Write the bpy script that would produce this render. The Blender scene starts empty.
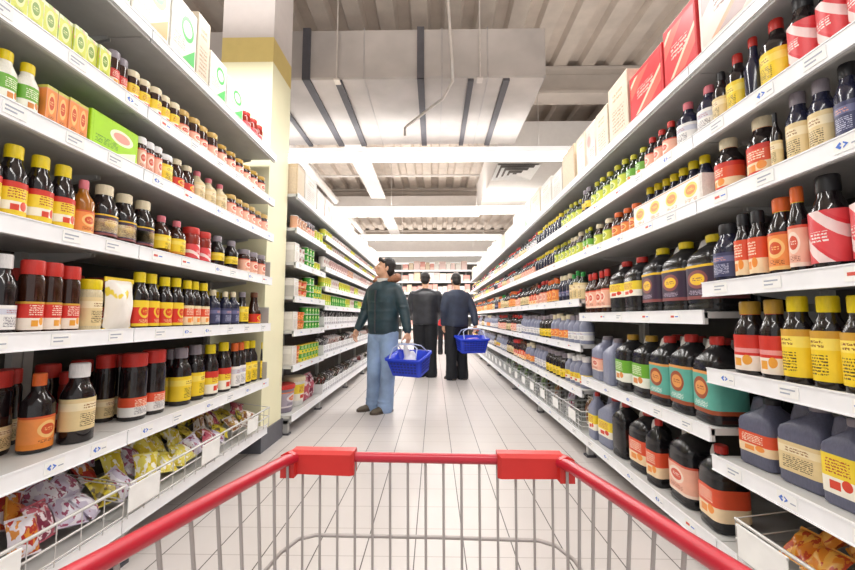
import bpy, bmesh, math, random
from mathutils import Vector, Matrix
random.seed(11)
SC = bpy.context.scene
COL = SC.collection
PI = math.pi

# ------------------------------------------------------------------ camera numbers
FPX, CX, CY, VX, HY, EYE = 385.0, 427.5, 285.0, 434.0, 317.0, 1.05
PITCH = math.atan((HY - CY) / FPX)
YAW = math.atan((VX - CX) / FPX * math.cos(PITCH))
_cy, _sy, _cp, _sp = math.cos(YAW), math.sin(YAW), math.cos(PITCH), math.sin(PITCH)
CF = Vector((-_sy * _cp, _cy * _cp, _sp)); CR = Vector((_cy, _sy, 0)); CU = Vector((_sy * _sp, -_cy * _sp, _cp))


def ysolve(x, X, Z):
    """depth along the aisle of the point on plane X at height Z that stands at column x of the photograph"""
    k = (x - CX) / FPX
    a = CF.y * k - CR.y
    b = CR.x * X - k * (CF.x * X + CF.z * (Z - EYE))
    return b / a


# ------------------------------------------------------------------ materials
def hexlin(c):
    def f(v):
        return v / 12.92 if v <= .04045 else ((v + .055) / 1.055) ** 2.4
    if isinstance(c, str):
        c = tuple(int(c[i:i + 2], 16) / 255 for i in (0, 2, 4))
    return tuple(f(v) for v in c[:3]) + (1.0,)


MATS = {}


def _new(name):
    m = bpy.data.materials.new(name)
    m.use_nodes = True
    nt = m.node_tree
    b = nt.nodes['Principled BSDF']
    return m, nt, b


def M(name, c=None, rough=.5, metal=0., var=.06, scale=14., emit=0., spec=.5, trans=0., bump=0.):
    if name in MATS:
        return MATS[name]
    m, nt, b = _new(name)
    c = hexlin(c)
    n = nt.nodes.new('ShaderNodeTexNoise'); n.inputs['Scale'].default_value = scale
    n.inputs['Detail'].default_value = 3
    tc = nt.nodes.new('ShaderNodeTexCoord'); nt.links.new(tc.outputs['Object'], n.inputs['Vector'])
    r = nt.nodes.new('ShaderNodeValToRGB')
    r.color_ramp.elements[0].position = .3; r.color_ramp.elements[1].position = .7
    r.color_ramp.elements[0].color = tuple(max(0, v * (1 - var * 1.6)) for v in c[:3]) + (1,)
    r.color_ramp.elements[1].color = tuple(min(1, v * (1 + var)) for v in c[:3]) + (1,)
    nt.links.new(n.outputs['Fac'], r.inputs['Fac']); nt.links.new(r.outputs['Color'], b.inputs['Base Color'])
    b.inputs['Roughness'].default_value = rough; b.inputs['Metallic'].default_value = metal
    b.inputs['Specular IOR Level'].default_value = spec
    if trans:
        b.inputs['Transmission Weight'].default_value = trans
    if bump:
        bp = nt.nodes.new('ShaderNodeBump'); bp.inputs['Strength'].default_value = bump; bp.inputs['Distance'].default_value = .01
        nt.links.new(n.outputs['Fac'], bp.inputs['Height']); nt.links.new(bp.outputs['Normal'], b.inputs['Normal'])
    if emit:
        b.inputs['Emission Color'].default_value = c; b.inputs['Emission Strength'].default_value = emit
    MATS[name] = m
    return m


def P(name, c1, c2, c3, scale=(2, 2, 6), rough=.45, thr=(.42, .58), tint=0.):
    """printed packaging: patches of three inks"""
    if name in MATS:
        return MATS[name]
    m, nt, b = _new(name)
    N = nt.nodes.new; L = nt.links.new
    tc = N('ShaderNodeTexCoord'); mp = N('ShaderNodeMapping'); mp.inputs['Scale'].default_value = scale
    L(tc.outputs['Object'], mp.inputs['Vector'])
    oi = N('ShaderNodeObjectInfo'); ad = N('ShaderNodeVectorMath'); ad.operation = 'ADD'
    ml = N('ShaderNodeMath'); ml.operation = 'MULTIPLY'; ml.inputs[1].default_value = 37.0
    L(oi.outputs['Random'], ml.inputs[0]); L(mp.outputs['Vector'], ad.inputs[0]); L(ml.outputs[0], ad.inputs[1])
    vo = N('ShaderNodeTexVoronoi'); vo.inputs['Scale'].default_value = 1.0; L(ad.outputs['Vector'], vo.inputs['Vector'])
    no = N('ShaderNodeTexNoise'); no.inputs['Scale'].default_value = 1.3; no.inputs['Detail'].default_value = 2; L(ad.outputs['Vector'], no.inputs['Vector'])
    r1 = N('ShaderNodeValToRGB'); r1.color_ramp.interpolation = 'CONSTANT'
    e = r1.color_ramp.elements
    e[0].position = 0; e[0].color = hexlin(c2); e[1].position = thr[0]; e[1].color = hexlin(c1)
    sp = N('ShaderNodeSeparateColor'); L(vo.outputs['Color'], sp.inputs[0]); L(sp.outputs[0], r1.inputs['Fac'])
    r2 = N('ShaderNodeValToRGB'); r2.color_ramp.elements[0].position = thr[1]; r2.color_ramp.elements[1].position = thr[1] + .03
    L(no.outputs['Fac'], r2.inputs['Fac'])
    mx = N('ShaderNodeMix'); mx.data_type = 'RGBA'
    L(r2.outputs['Color'], mx.inputs['Factor']); L(r1.outputs['Color'], mx.inputs['A']); mx.inputs['B'].default_value = hexlin(c3)
    L(mx.outputs['Result'], b.inputs['Base Color'])
    b.inputs['Roughness'].default_value = rough
    MATS[name] = m
    return m


def P2(name, c1, c2, c3, mode='oval', ink='4a3a34', rough=.42, rep=1.0):
    """printed label: ground, emblem and small lines of print, laid out over the height and width of its own sheet"""
    if name in MATS:
        return MATS[name]
    m, nt, b = _new(name)
    N = nt.nodes.new; L = nt.links.new
    at = N('ShaderNodeAttribute'); at.attribute_name = 'pc'
    sp = N('ShaderNodeSeparateXYZ'); L(at.outputs['Vector'], sp.inputs[0])

    def op(o, a, b2=0., c=None):
        n = N('ShaderNodeMath'); n.operation = o
        for k, v in enumerate((a, b2)):
            if isinstance(v, (int, float)): n.inputs[k].default_value = v
            else: L(v, n.inputs[k])
        return n.outputs[0]

    def mix(f_, a, b2):
        n = N('ShaderNodeMix'); n.data_type = 'RGBA'
        for k, v in (('Factor', f_), ('A', a), ('B', b2)):
            if isinstance(v, (int, float)): n.inputs[k].default_value = v
            elif isinstance(v, tuple): n.inputs[k].default_value = v
            else: L(v, n.inputs[k])
        return n.outputs['Result']
    both = lambda a, b2: op('MULTIPLY', a, b2)
    u = op('MULTIPLY_ADD', sp.outputs['Y'], 2.0); nt.nodes[-1].inputs[2].default_value = -1.0
    if rep != 1.0:
        u = op('SUBTRACT', op('MULTIPLY', op('FRACT', op('MULTIPLY', sp.outputs['Y'], rep)), 2.0), 1.0)
    v = sp.outputs['Z']

    def ell(cu, cv, ru, rv):
        a = op('DIVIDE', op('SUBTRACT', u, cu), ru); c = op('DIVIDE', op('SUBTRACT', v, cv), rv)
        return op('LESS_THAN', op('ADD', op('MULTIPLY', a, a), op('MULTIPLY', c, c)), 1.0)

    def rect(u0, u1, v0, v1):
        return both(both(op('GREATER_THAN', u, u0), op('LESS_THAN', u, u1)), both(op('GREATER_THAN', v, v0), op('LESS_THAN', v, v1)))
    nz = N('ShaderNodeTexNoise'); nz.inputs['Scale'].default_value = 22.0; nz.inputs['Detail'].default_value = 1; L(at.outputs['Vector'], nz.inputs['Vector'])

    def text(u0, u1, v0, v1, rows):
        ln = op('LESS_THAN', op('FRACT', op('MULTIPLY', op('SUBTRACT', v, v0), 1.6 * rows / (v1 - v0))), .55)
        return both(both(rect(u0, u1, v0, v1), ln), op('GREATER_THAN', nz.outputs['Fac'], .46))
    A, C2, C3, K = hexlin(c1), hexlin(c2), hexlin(c3), hexlin(ink)
    col = A
    if mode == 'oval':
        col = mix(ell(0, .58, .62, .27), col, C2); col = mix(ell(0, .58, .46, .17), col, C3)
        col = mix(rect(-2, 2, .0, .1), col, C2); col = mix(text(-.55, .55, .14, .27, 2), col, K); col = mix(text(-.3, .3, .54, .63, 1), col, C2); col = mix(rect(-2, 2, .93, 1.1), col, C3)
    elif mode == 'block':
        col = mix(rect(-2, 2, -.1, .42), col, C2); col = mix(rect(-.45, .1, .12, .34), col, C3)
        col = mix(text(-.6, .6, .52, .9, 3), col, K); col = mix(ell(.42, .3, .26, .14), col, C3)
    elif mode == 'lines':
        col = mix(rect(-2, 2, .62, .86), col, C2); col = mix(text(-.5, .5, .67, .81, 1), col, C3)
        col = mix(text(-.62, .62, .12, .52, 4), col, K)
    elif mode == 'diag':
        d = op('FRACT', op('MULTIPLY', op('ADD', op('MULTIPLY', u, .35), v), 1.25))
        col = mix(op('LESS_THAN', d, .3), col, C2); col = mix(both(op('GREATER_THAN', d, .3), op('LESS_THAN', d, .4)), col, C3)
        col = mix(text(-.5, .5, .4, .6, 2), col, K)
    elif mode == 'sheet':      # big carton face
        col = mix(op('LESS_THAN', op('ADD', op('MULTIPLY', u, -.3), v), .12), col, C2); col = mix(ell(.25, .62, .5, .2), col, C2)
        col = mix(ell(.25, .62, .36, .13), col, C3); col = mix(text(-.8, .1, .22, .42, 3), col, K)
    vr = N('ShaderNodeTexNoise'); vr.inputs['Scale'].default_value = 4.0; L(at.outputs['Vector'], vr.inputs['Vector'])
    hs = N('ShaderNodeHueSaturation'); L(col, hs.inputs['Color'])
    vv = op('ADD', op('MULTIPLY', vr.outputs['Fac'], .22), .89); L(vv, hs.inputs['Value'])
    L(hs.outputs['Color'], b.inputs['Base Color'])
    b.inputs['Roughness'].default_value = rough
    MATS[name] = m
    return m


# ------------------------------------------------------------------ mesh building
class MB:
    def __init__(s):
        s.v = []; s.f = []; s.m = []; s.mats = []; s.sm = []; s.pc = None

    def mi(s, m):
        if m not in s.mats:
            s.mats.append(m)
        return s.mats.index(m)

    def add(s, vs, fs, m, smooth=False, T=None):
        o = len(s.v)
        s.v += [tuple(T @ Vector(v)) for v in vs] if T is not None else [tuple(v) for v in vs]
        k = s.mi(m) if not isinstance(m, list) else None
        for i, f in enumerate(fs):
            s.f.append([a + o for a in f]); s.m.append(k if k is not None else s.mi(m[i])); s.sm.append(smooth)
        return s

    def box(s, x0, x1, y0, y1, z0, z1, m, T=None, bev=0.):
        if bev:
            return s.rrect([((x0 + x1) / 2, (y0 + y1) / 2, (x1 - x0) / 2 - bev, (y1 - y0) / 2 - bev, bev * .8, z0),
                            ((x0 + x1) / 2, (y0 + y1) / 2, (x1 - x0) / 2, (y1 - y0) / 2, bev, z0 + bev),
                            ((x0 + x1) / 2, (y0 + y1) / 2, (x1 - x0) / 2, (y1 - y0) / 2, bev, z1 - bev),
                            ((x0 + x1) / 2, (y0 + y1) / 2, (x1 - x0) / 2 - bev, (y1 - y0) / 2 - bev, bev * .8, z1)], m, T=T, n=2, smooth=False)
        v = [(x, y, z) for z in (z0, z1) for x, y in ((x0, y0), (x1, y0), (x1, y1), (x0, y1))]
        return s.add(v, [(0, 3, 2, 1), (4, 5, 6, 7), (0, 1, 5, 4), (1, 2, 6, 5), (2, 3, 7, 6), (3, 0, 4, 7)], m, T=T)

    def rings(s, rings, m, caps=True, smooth=True, T=None):
        n = len(rings[0]); vs = [p for r in rings for p in r]; fs = []; mm = []
        for i in range(len(rings) - 1):
            for j in range(n):
                fs.append((i * n + j, i * n + (j + 1) % n, (i + 1) * n + (j + 1) % n, (i + 1) * n + j))
                mm.append(m[i] if isinstance(m, list) else m)
        s.add(vs, fs, mm, smooth, T)
        if caps:
            a = m[0] if isinstance(m, list) else m; b = m[-1] if isinstance(m, list) else m
            s.add(rings[0], [tuple(range(n))[::-1]], a, False, T); s.add(rings[-1], [tuple(range(n))], b, False, T)
        return s

    def lathe(s, prof, m, seg=16, caps=True, T=None, smooth=True):
        return s.rings([[(r * math.cos(2 * PI * j / seg), r * math.sin(2 * PI * j / seg), z) for j in range(seg)] for r, z in prof], m, caps, smooth, T)

    def rrect(s, prof, m, n=3, T=None, caps=True, smooth=True):
        """prof: (cx, cy, half x, half y, corner radius, z)"""
        R = []
        for cx, cy, hx, hy, c, z in prof:
            c = min(c, hx * .999, hy * .999); r = []
            for q, (sx, sy) in enumerate(((1, 1), (-1, 1), (-1, -1), (1, -1))):
                for k in range(n + 1):
                    a = PI / 2 * (q + k / n)
                    r.append((cx + sx * (hx - c) + c * math.cos(a), cy + sy * (hy - c) + c * math.sin(a), z))
            R.append(r)
        return s.rings(R, m, caps, smooth, T)

    def tube(s, pts, r, m, seg=8, closed=False, T=None, caps=True):
        pts = [Vector(p) for p in pts]; rr = r if isinstance(r, (list, tuple)) else [r] * len(pts)
        R = []; up = None; n = len(pts)
        for i, p in enumerate(pts):
            if closed:
                d = pts[(i + 1) % n] - pts[i - 1]
            else:
                d = pts[min(i + 1, n - 1)] - pts[max(i - 1, 0)]
            d.normalize()
            if up is None:
                up = Vector((0, 0, 1)) if abs(d.z) < .9 else Vector((0, 1, 0))
            u = d.cross(up); u.normalize(); w = u.cross(d); up = w
            R.append([tuple(p + rr[i] * (u * math.cos(2 * PI * j / seg) + w * math.sin(2 * PI * j / seg))) for j in range(seg)])
        if closed:
            R.append(R[0])
        return s.rings(R, m, caps and not closed, True, T)

    def ball(s, c, r, m, seg=14, rg=9, T=None):
        """ellipsoid; r is a number or three"""
        r = r if isinstance(r, (list, tuple)) else (r, r, r); R = []
        for i in range(rg + 1):
            t = -PI / 2 + PI * min(max(i / rg, .012), .988)
            R.append([(c[0] + r[0] * math.cos(t) * math.cos(2 * PI * j / seg), c[1] + r[1] * math.cos(t) * math.sin(2 * PI * j / seg), c[2] + r[2] * math.sin(t)) for j in range(seg)])
        return s.rings(R, m, True, True, T)

    def chain(s, pts, rad, m, seg=12):
        """limb: tapered tube closed by round ends"""
        s.tube(pts, rad, m, seg)
        s.ball(pts[0], rad[0], m, 10, 7); s.ball(pts[-1], rad[-1], m, 10, 7)
        return s

    def coords(s):
        """each vertex inside the bounds of its own sheet, 0 to 1"""
        lo = [min(v[k] for v in s.v) for k in range(3)]; hi = [max(v[k] for v in s.v) for k in range(3)]
        return [tuple((v[k] - lo[k]) / max(hi[k] - lo[k], 1e-6) for k in range(3)) for v in s.v]

    def absorb(s, o, T=None, pc=None):
        n = len(s.v); s.pc = (s.pc or []) + (pc or o.pc or o.coords())
        s.v += [tuple(T @ Vector(v)) for v in o.v] if T is not None else o.v
        s.f += [[a + n for a in q] for q in o.f]; s.m += [s.mi(o.mats[k]) for k in o.m]; s.sm += o.sm

    def mesh(s, name):
        me = bpy.data.meshes.new(name)
        me.from_pydata(s.v, [], s.f)
        for m in s.mats:
            me.materials.append(m)
        me.polygons.foreach_set('material_index', s.m)
        me.polygons.foreach_set('use_smooth', s.sm)
        pc = s.pc or s.coords()
        at = me.attributes.new('pc', 'FLOAT_VECTOR', 'POINT'); at.data.foreach_set('vector', [c for p in pc for c in p])
        me.update()
        return me

    def build(s, name, parent=None, loc=None):
        return link(name, s.mesh(name), parent, loc)


def link(name, me, parent=None, loc=None):
    o = bpy.data.objects.new(name, me); COL.objects.link(o)
    if parent is not None:
        o.parent = parent
    if loc is not None:
        o.location = loc
    return o


def tag(o, label, cat, group=None, kind=None):
    o['label'] = label; o['category'] = cat
    if group:
        o['group'] = group
    if kind:
        o['kind'] = kind
    return o


def empty(name, loc=(0, 0, 0), rz=0.):
    o = bpy.data.objects.new(name, None); COL.objects.link(o)
    o.empty_display_size = .05; o.location = loc; o.rotation_euler = (0, 0, rz)
    return o


def struct(o):
    o['kind'] = 'structure'
    return o


def Tm(loc=(0, 0, 0), rx=0, ry=0, rz=0, sc=1.):
    return Matrix.Translation(loc) @ Matrix.Rotation(rz, 4, 'Z') @ Matrix.Rotation(ry, 4, 'Y') @ Matrix.Rotation(rx, 4, 'X') @ Matrix.Scale(sc, 4)


def fused(mb, voxel, smooth=3):
    """one continuous surface out of overlapping volumes"""
    me = mb.mesh('tmp'); o = bpy.data.objects.new('tmp', me); COL.objects.link(o)
    md = o.modifiers.new('r', 'REMESH'); md.mode = 'VOXEL'; md.voxel_size = voxel; md.use_smooth_shade = True
    if smooth:
        s = o.modifiers.new('s', 'SMOOTH'); s.iterations = smooth; s.factor = .5
    bpy.context.view_layer.update()
    out = bpy.data.meshes.new_from_object(o.evaluated_get(bpy.context.evaluated_depsgraph_get()))
    bpy.data.objects.remove(o); bpy.data.meshes.remove(me)
    for p in out.polygons:
        p.use_smooth = True
    if not out.materials:
        out.materials.append(mb.mats[0])
    return out


# ------------------------------------------------------------------ palette
white = M('white_enamel', 'f1f1f0', .4, var=.02)
rail_white = M('price_rail_white', 'f4f5f8', .35, var=.02)
grey_steel = M('shelf_grey_enamel', 'c4c4c2', .45, var=.04)
back_grey = M('back_panel_dark', '4a4845', .6, var=.1)
back_light = M('back_panel_grey', '6d6a66', .6, var=.1)
wire_m = M('chrome_wire', 'd2d0cd', .35, .3, var=.04)
dark_metal = M('dark_strap_metal', '55545a', .5, .4)
black_rub = M('black_rubber', '26262a', .7)
card_w = M('white_card', 'f5f5f3', .6, var=.03)
blue_ink = M('blue_ink', '4f7bd6', .5)
red_ink = M('red_ink', 'd8574a', .5)
grey_ink = M('grey_ink', 'a9afbe', .6)
yel_tag = M('yellow_card', 'f0d23c', .6)

dk = M('dark_soy_glass', '1c1416', .12, var=.15, spec=.7)
dkb = M('brown_sauce_glass', '35190f', .12, var=.15, spec=.7)
dkn = M('navy_glass', '23253c', .15, var=.15, spec=.7)
dkg = M('bottle_green_glass', '23301a', .12, var=.15, spec=.7)
amber = M('amber_glass', 'a5641c', .15, var=.15)
redsauce = M('red_sauce_glass', '8e2a1c', .15, var=.15)
clearp = M('pale_sauce_glass', 'd8c9a4', .2, var=.1)
blackp = M('black_jug_plastic', '19181b', .22, var=.1, spec=.6)
greyp = M('grey_jug_plastic', '868ba3', .35, var=.08)
greyd = M('dark_grey_jug_plastic', '62647a', .35, var=.08)
cap = {k: M('cap_' + k, c, .4, var=.06) for k, c in dict(yellow='e8cf12', red='c8322a', orange='e2692a', white='eceaea', grey='8f8790', tan='c9a65c', cream='e5d8b8', pink='d9737f', green='2f9a46', black='222125', lime='c6c030', gold='b8902f', brown='70442a').items()}

LBL = dict(
    red=P2('label_red', 'cf2f26', 'f0e2d4', 'e8a13a', 'block', 'f3d9c8'),
    redyel=P2('label_red_yellow', 'd5311f', 'ecc23a', 'd8421f', 'oval', 'f2dca0'),
    yellow=P2('label_yellow', 'f1cf2a', 'f6de62', '8f5a22', 'lines', '5c4a20'),
    yelwhite=P2('label_yellow_white', 'f0d338', 'f5efdf', 'd8442c', 'block', 'b04a26'),
    orange=P2('label_orange', 'ee9048', 'f4c27a', 'd2542c', 'oval', '7c3a1e'),
    cream=P2('label_cream', 'e2cb98', 'efdfba', '9a6a3c', 'lines', '6b5638'),
    white=P2('label_white', 'eeebe8', 'cfd0dc', 'a86a72', 'lines', '6a6472'),
    pink=P2('label_pink', 'eeb49c', 'f6dccb', 'd4553f', 'oval', '9a4a3c'),
    pinkred=P2('label_pink_red', 'df4a50', 'f1d9d6', 'd93a44', 'diag', 'f4e6e0'),
    green=P2('label_green', '6fae34', 'eef0e2', 'd8863a', 'block', 'f0f3d8'),
    yelgreen=P2('label_yellow_green', 'cfd64a', 'e9eaa0', '7a9a34', 'oval', '55702a'),
    teal=P2('label_teal', '5fae9e', '9c4a28', 'e09a52', 'oval', 'e8f0ea'),
    navy=P2('label_navy', '3d4064', '6a6c92', 'd69a8c', 'lines', 'b8bad2'),
    purple=P2('label_purple', '3a2a40', '8a4a4a', 'edc02a', 'oval', 'b9aac0'),
    orred=P2('label_orange_red', 'df5330', 'f4d8b0', 'ee9440', 'block', 'fbe6cc'),
)
flat = {k: M('ink_' + k, c, .5, var=.03) for k, c in dict(yellow='f0cf2c', red='d03426', white='f2efea', orange='ea8a33', green='6fae34', brown='7e4c22', cream='ead9ae', gold='cf9d34', pink='ea9a98', teal='3f9a8c', dkred='a02622').items()}


# ------------------------------------------------------------------ product prototypes (unit radius, unit height)
def bottle(g, body, capm, bands, shape='round', seg=14, cap_z=None, collar=None):
    pr = dict(
        round=([(.9, 0), (1, .02), (1, .58), (.93, .64), (.62, .72), (.42, .78), (.38, .86)], .42, .84),
        wide=([(.9, 0), (1, .02), (1, .56), (.96, .62), (.74, .71), (.58, .77), (.54, .85)], .6, .82),
        oyster=([(.95, 0), (1, .02), (1, .34), (.92, .42), (.6, .62), (.48, .76), (.46, .88)], .52, .84),
        jar=([(.93, 0), (1, .03), (1, .7), (.96, .76), (.86, .8), (.86, .84)], .93, .8),
        slim=([(.9, 0), (1, .02), (1, .5), (.85, .58), (.5, .68), (.4, .74), (.36, .88)], .44, .86),
    )[shape]
    prof, cr, cz = pr
    g('glass_body').lathe(prof, body, seg)
    g('cap').lathe([(cr * .96, cz), (cr, cz + .01), (cr, .98), (cr * .9, 1.0)], capm, seg)
    if collar:
        k = g('neck_seal')
        k.lathe([(cr * .93, cz - .1), (cr * .93, cz)], collar, seg)
    lab = g('label')
    for z0, z1, m in bands:
        lim = lambda z: 1.015
        lab.lathe([(1.015, z0), (1.015, z1)], m, seg, caps=False)


def oval(lab, m1, m2, zc, rz, ang=.62, R=1.03):
    """printed oval on two opposite faces"""
    for a0 in (0, PI):
        vs = [(R * math.cos(a0), R * math.sin(a0), zc)]; n = 14
        for j in range(n):
            a = a0 + ang * math.cos(2 * PI * j / n); vs.append((R * math.cos(a), R * math.sin(a), zc + rz * math.sin(2 * PI * j / n)))
        lab.add(vs, [(0, 1 + j, 1 + (j + 1) % n) for j in range(n)], m1)


def jug(g, body, capm, lab=None, z0=.12, z1=.5, handle=True, shape='black', emblem=None, hm=None):
    b = g('jug_body')
    if shape == 'black':
        b.rrect([(0, 0, .9, .9, .4, 0), (0, 0, 1, 1, .45, .02), (0, 0, 1, 1, .45, .08), (0, 0, .96, .96, .45, .1), (0, 0, 1, 1, .45, .12), (0, 0, 1, 1, .45, .62), (0, 0, .96, .96, .45, .64), (0, 0, 1, 1, .45, .66),
                 (0, 0, .92, .92, .5, .73), (0, 0, .6, .6, .5, .83), (0, 0, .32, .32, .3, .88), (0, 0, .28, .28, .28, .92)], body)
        g('cap').lathe([(.33, .9), (.36, .91), (.36, .99), (.3, 1.0)], capm, 12)
        if handle:
            g('handle').tube([(0, -.38, .9), (0, -.75, .87), (0, -.95, .8), (0, -.92, .7)], [.09, .1, .1, .1], hm or body, 6)
    else:   # slab jug with an arched grip
        b.rrect([(0, 0, .9, .9, .3, 0), (0, 0, 1, 1, .32, .03), (0, 0, 1, 1, .32, .62), (0, 0, .97, .94, .34, .68), (0, .1, .75, .6, .34, .78), (0, .2, .42, .36, .34, .86), (0, .22, .3, .28, .28, .93)], body)
        g('cap').lathe([(.34, .91), (.37, .92), (.37, .99), (.3, 1.0)], capm, 12, T=Matrix.Translation((0, .22, 0)))
        if handle:
            g('handle').tube([(0, .0, .84), (0, -.45, .86), (0, -.8, .82), (0, -.93, .72), (0, -.9, .6)], [.13, .14, .15, .15, .13], body, 7)
    if lab:
        l = g('label')
        c = .46 if shape == 'black' else .33
        l.rrect([(0, 0, 1.02, 1.02, c, z0), (0, 0, 1.02, 1.02, c, z1)], lab, caps=False)
        if emblem:
            for sx in (-1, 1):
                for nx in (0, 1):
                    vs = []; n = 14
                    for R, dz in ((1, 0),):
                        pass
                    zc, rz, ry = (z0 + z1) / 2, (z1 - z0) * .3, .62
                    ring = [(ry * math.cos(2 * PI * j / n), zc + rz * math.sin(2 * PI * j / n)) for j in range(n)]
                    vs = [(sx * 1.035, u, z) if nx == 0 else (u, sx * 1.035, z) for u, z in ring]
                    l.add(vs, [tuple(range(n))], emblem)


def can(g, m, lid):
    g('can_body').lathe([(.95, 0), (1, .02), (1, .04), (.98, .05), (.98, .95), (1, .96), (1, .98), (.95, 1.0)], [lid, lid, lid, m, lid, lid, lid], 14)


def tub(g, m, lid, lm):
    g('tub_body').lathe([(.78, 0), (.82, .02), (.95, .84), (.98, .85)], m, 16)
    g('lid').lathe([(1.0, .84), (1.02, .86), (1.02, .96), (.97, 1.0)], lid, 16)
    g('label').lathe([(.855, .18), (.945, .74)], lm, 16, caps=False)


def carton(g, m, side, tape):
    b = g('carton_body')
    b.box(-1, 1, -1, 1, 0, 1, m, bev=.025)
    for s in (-1, 1):
        b.box(s * 1.0 - .004, s * 1.0 + .004, -.9, .9, .1, .9, side); b.box(-.9, .9, s * 1.0 - .004, s * 1.0 + .004, .1, .9, side)
    g('tape').box(-.12, .12, -1.003, 1.003, .999, 1.004, tape)


def tray(g, m, side):
    b = g('carton_body')
    b.box(-1, 1, -1, 1, 0, .06, m)
    for s in (-1, 1):
        b.box(s * 1 - .03, s * 1 + .03, -1, 1, 0, 1, m); b.box(-1, 1, s * 1 - .03, s * 1 + .03, 0, 1, m)
        b.box(s * 1.034 - .003, s * 1.034 + .003, -.97, .97, .08, .96, side)


def pouch(g, m, m2, flatz=.55):
    """pillow bag standing or lying: 1 wide, 1 high, crimped top and bottom"""
    b = g('bag_body'); nu, nv = 10, 12; vs = []; fs = []
    for side in (1, -1):
        for i in range(nv + 1):
            for j in range(nu + 1):
                u = -1 + 2 * j / nu; v = i / nv
                w = max(0, 1 - abs(u) ** 3) * max(0, math.sin(PI * v)) ** .5
                pinch = 1 - .12 * (abs(2 * v - 1) ** 6 * 0 + math.sin(PI * v))
                wob = (.16 * math.sin(6 * u + 4 * v + side) + .12 * math.sin(11 * v - 5 * u)) * w
                vs.append((side * (w + wob * side), u * (pinch if abs(u) > .3 else 1), v))
    n = (nu + 1) * (nv + 1)
    for k in range(2):
        for i in range(nv):
            for j in range(nu):
                a = k * n + i * (nu + 1) + j
                q = (a, a + 1, a + nu + 2, a + nu + 1)
                fs.append(q if k == 0 else q[::-1])
    b.add(vs, fs, m, True)
    s = b
    s.box(-.07, .07, -1, 1, .95, 1.04, m2); s.box(-.07, .07, -1, 1, -.02, .04, m2)


def sachet_box(g, m, fr):
    """low open tray with a row of upright sachets is built by the row code; this is the tray"""
    tray(g, m, fr)


ST = {}


def style(key, name, cat, look, fn, rmax=.05, sx=1.0):
    ST[key] = dict(name=name, cat=cat, look=look, fn=fn, rmax=rmax, sx=sx, cache={})


def B(key, look, body, capm, bands, shape='round', rmax=.045, name='sauce_bottle', collar=None):
    style(key, name, 'jar' if 'jar' in name else 'bottle', look, lambda g: bottle(g, body, capm, bands, shape, collar=collar), rmax)


f = flat
B('soyYW', 'yellow-capped dark bottle with white-and-red label', dk, cap['yellow'], [(.06, .13, f['yellow']), (.13, .42, LBL['yelwhite']), (.42, .5, f['red'])], 'wide', .052)
B('amber', 'red-capped amber bottle', amber, cap['pink'], [(.06, .45, LBL['orange'])], 'round')
B('dkcream', 'cream-capped dark bottle with small cream label', dk, cap['cream'], [(.1, .46, LBL['purple']), (.16, .38, LBL['cream'])], 'wide', .05)
B('pinkY', 'pink-capped bottle with yellow label', dkb, cap['pink'], [(.1, .5, LBL['yellow']), (.1, .16, f['orange'])], 'round')
B('redS', 'red sauce bottle with pale pink label', redsauce, cap['red'], [(.1, .5, LBL['pinkred'])], 'jar')
B('dkYel', 'black-capped dark bottle with yellow band', dk, cap['grey'], [(.22, .46, LBL['yellow'])], 'wide')
B('pinkdk', 'grey-lidded jar with pale pink label', dkb, cap['grey'], [(.08, .6, LBL['pink'])], 'jar', name='sauce_jar')
B('whitecap', 'white-capped dark bottle with white label', dk, cap['white'], [(.06, .36, LBL['white'])], 'wide', .05)
B('redcap', 'red-capped dark bottle with red label', dkb, cap['red'], [(.05, .4, LBL['red']), (.4, .43, f['gold'])], 'jar', .05)
B('yelJ', 'yellow-lidded jar with brown label', clearp, cap['yellow'], [(.1, .65, LBL['cream'])], 'jar', name='sauce_jar')
B('yelred', 'yellow-capped dark bottle with yellow-edged red label', dk, cap['yellow'], [(.05, .1, f['yellow']), (.1, .38, LBL['redyel']), (.38, .5, f['yellow'])], 'wide', .05)
B('yelora', 'yellow-capped dark bottle with orange label', dk, cap['yellow'], [(.05, .1, f['cream']), (.1, .4, LBL['orred']), (.4, .46, f['cream'])], 'wide', .045)
B('navy', 'cream-capped bottle with navy label', dkn, cap['cream'], [(.08, .5, LBL['navy'])], 'round')
B('dkyel2', 'grey-capped dark bottle with tall yellow label', dk, cap['grey'], [(.1, .55, LBL['yellow'])], 'oyster')
B('oyster', 'tapered brown sauce bottle with red label', dkb, cap['brown'], [(.04, .32, LBL['redyel'])], 'oyster', .05)
B('oraD', 'red-capped dark bottle with orange-yellow label', dk, cap['orange'], [(.05, .12, f['orange']), (.12, .46, LBL['orange'])], 'round', .05, collar=flat['red'])
B('creamD', 'white-capped dark bottle with tall cream label', dk, cap['white'], [(.16, .56, LBL['cream'])], 'wide', .055)
B('creamD2', 'red-capped dark bottle with low cream label', dk, cap['red'], [(.06, .34, LBL['cream'])], 'jar', .055)
B('redcapL', 'red-capped dark bottle with orange-and-cream label', dk, cap['red'], [(.06, .2, LBL['white']), (.2, .34, LBL['orred'])], 'jar', .055, collar=flat['red'])
B('greycapY', 'grey-capped dark bottle with yellow-brown label', dk, cap['grey'], [(.08, .5, LBL['yellow'])], 'wide', .055)
B('greycapW', 'grey-capped dark bottle with white label', dk, cap['grey'], [(.08, .5, LBL['white'])], 'wide', .055)
B('yelcapRY', 'yellow-capped dark bottle with red-topped yellow label', dk, cap['yellow'], [(.05, .36, LBL['yelwhite']), (.36, .48, f['red'])], 'wide', .05)
B('redcapW', 'orange-capped dark bottle with white label', dk, cap['orange'], [(.05, .48, LBL['white'])], 'wide', .05)
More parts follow.
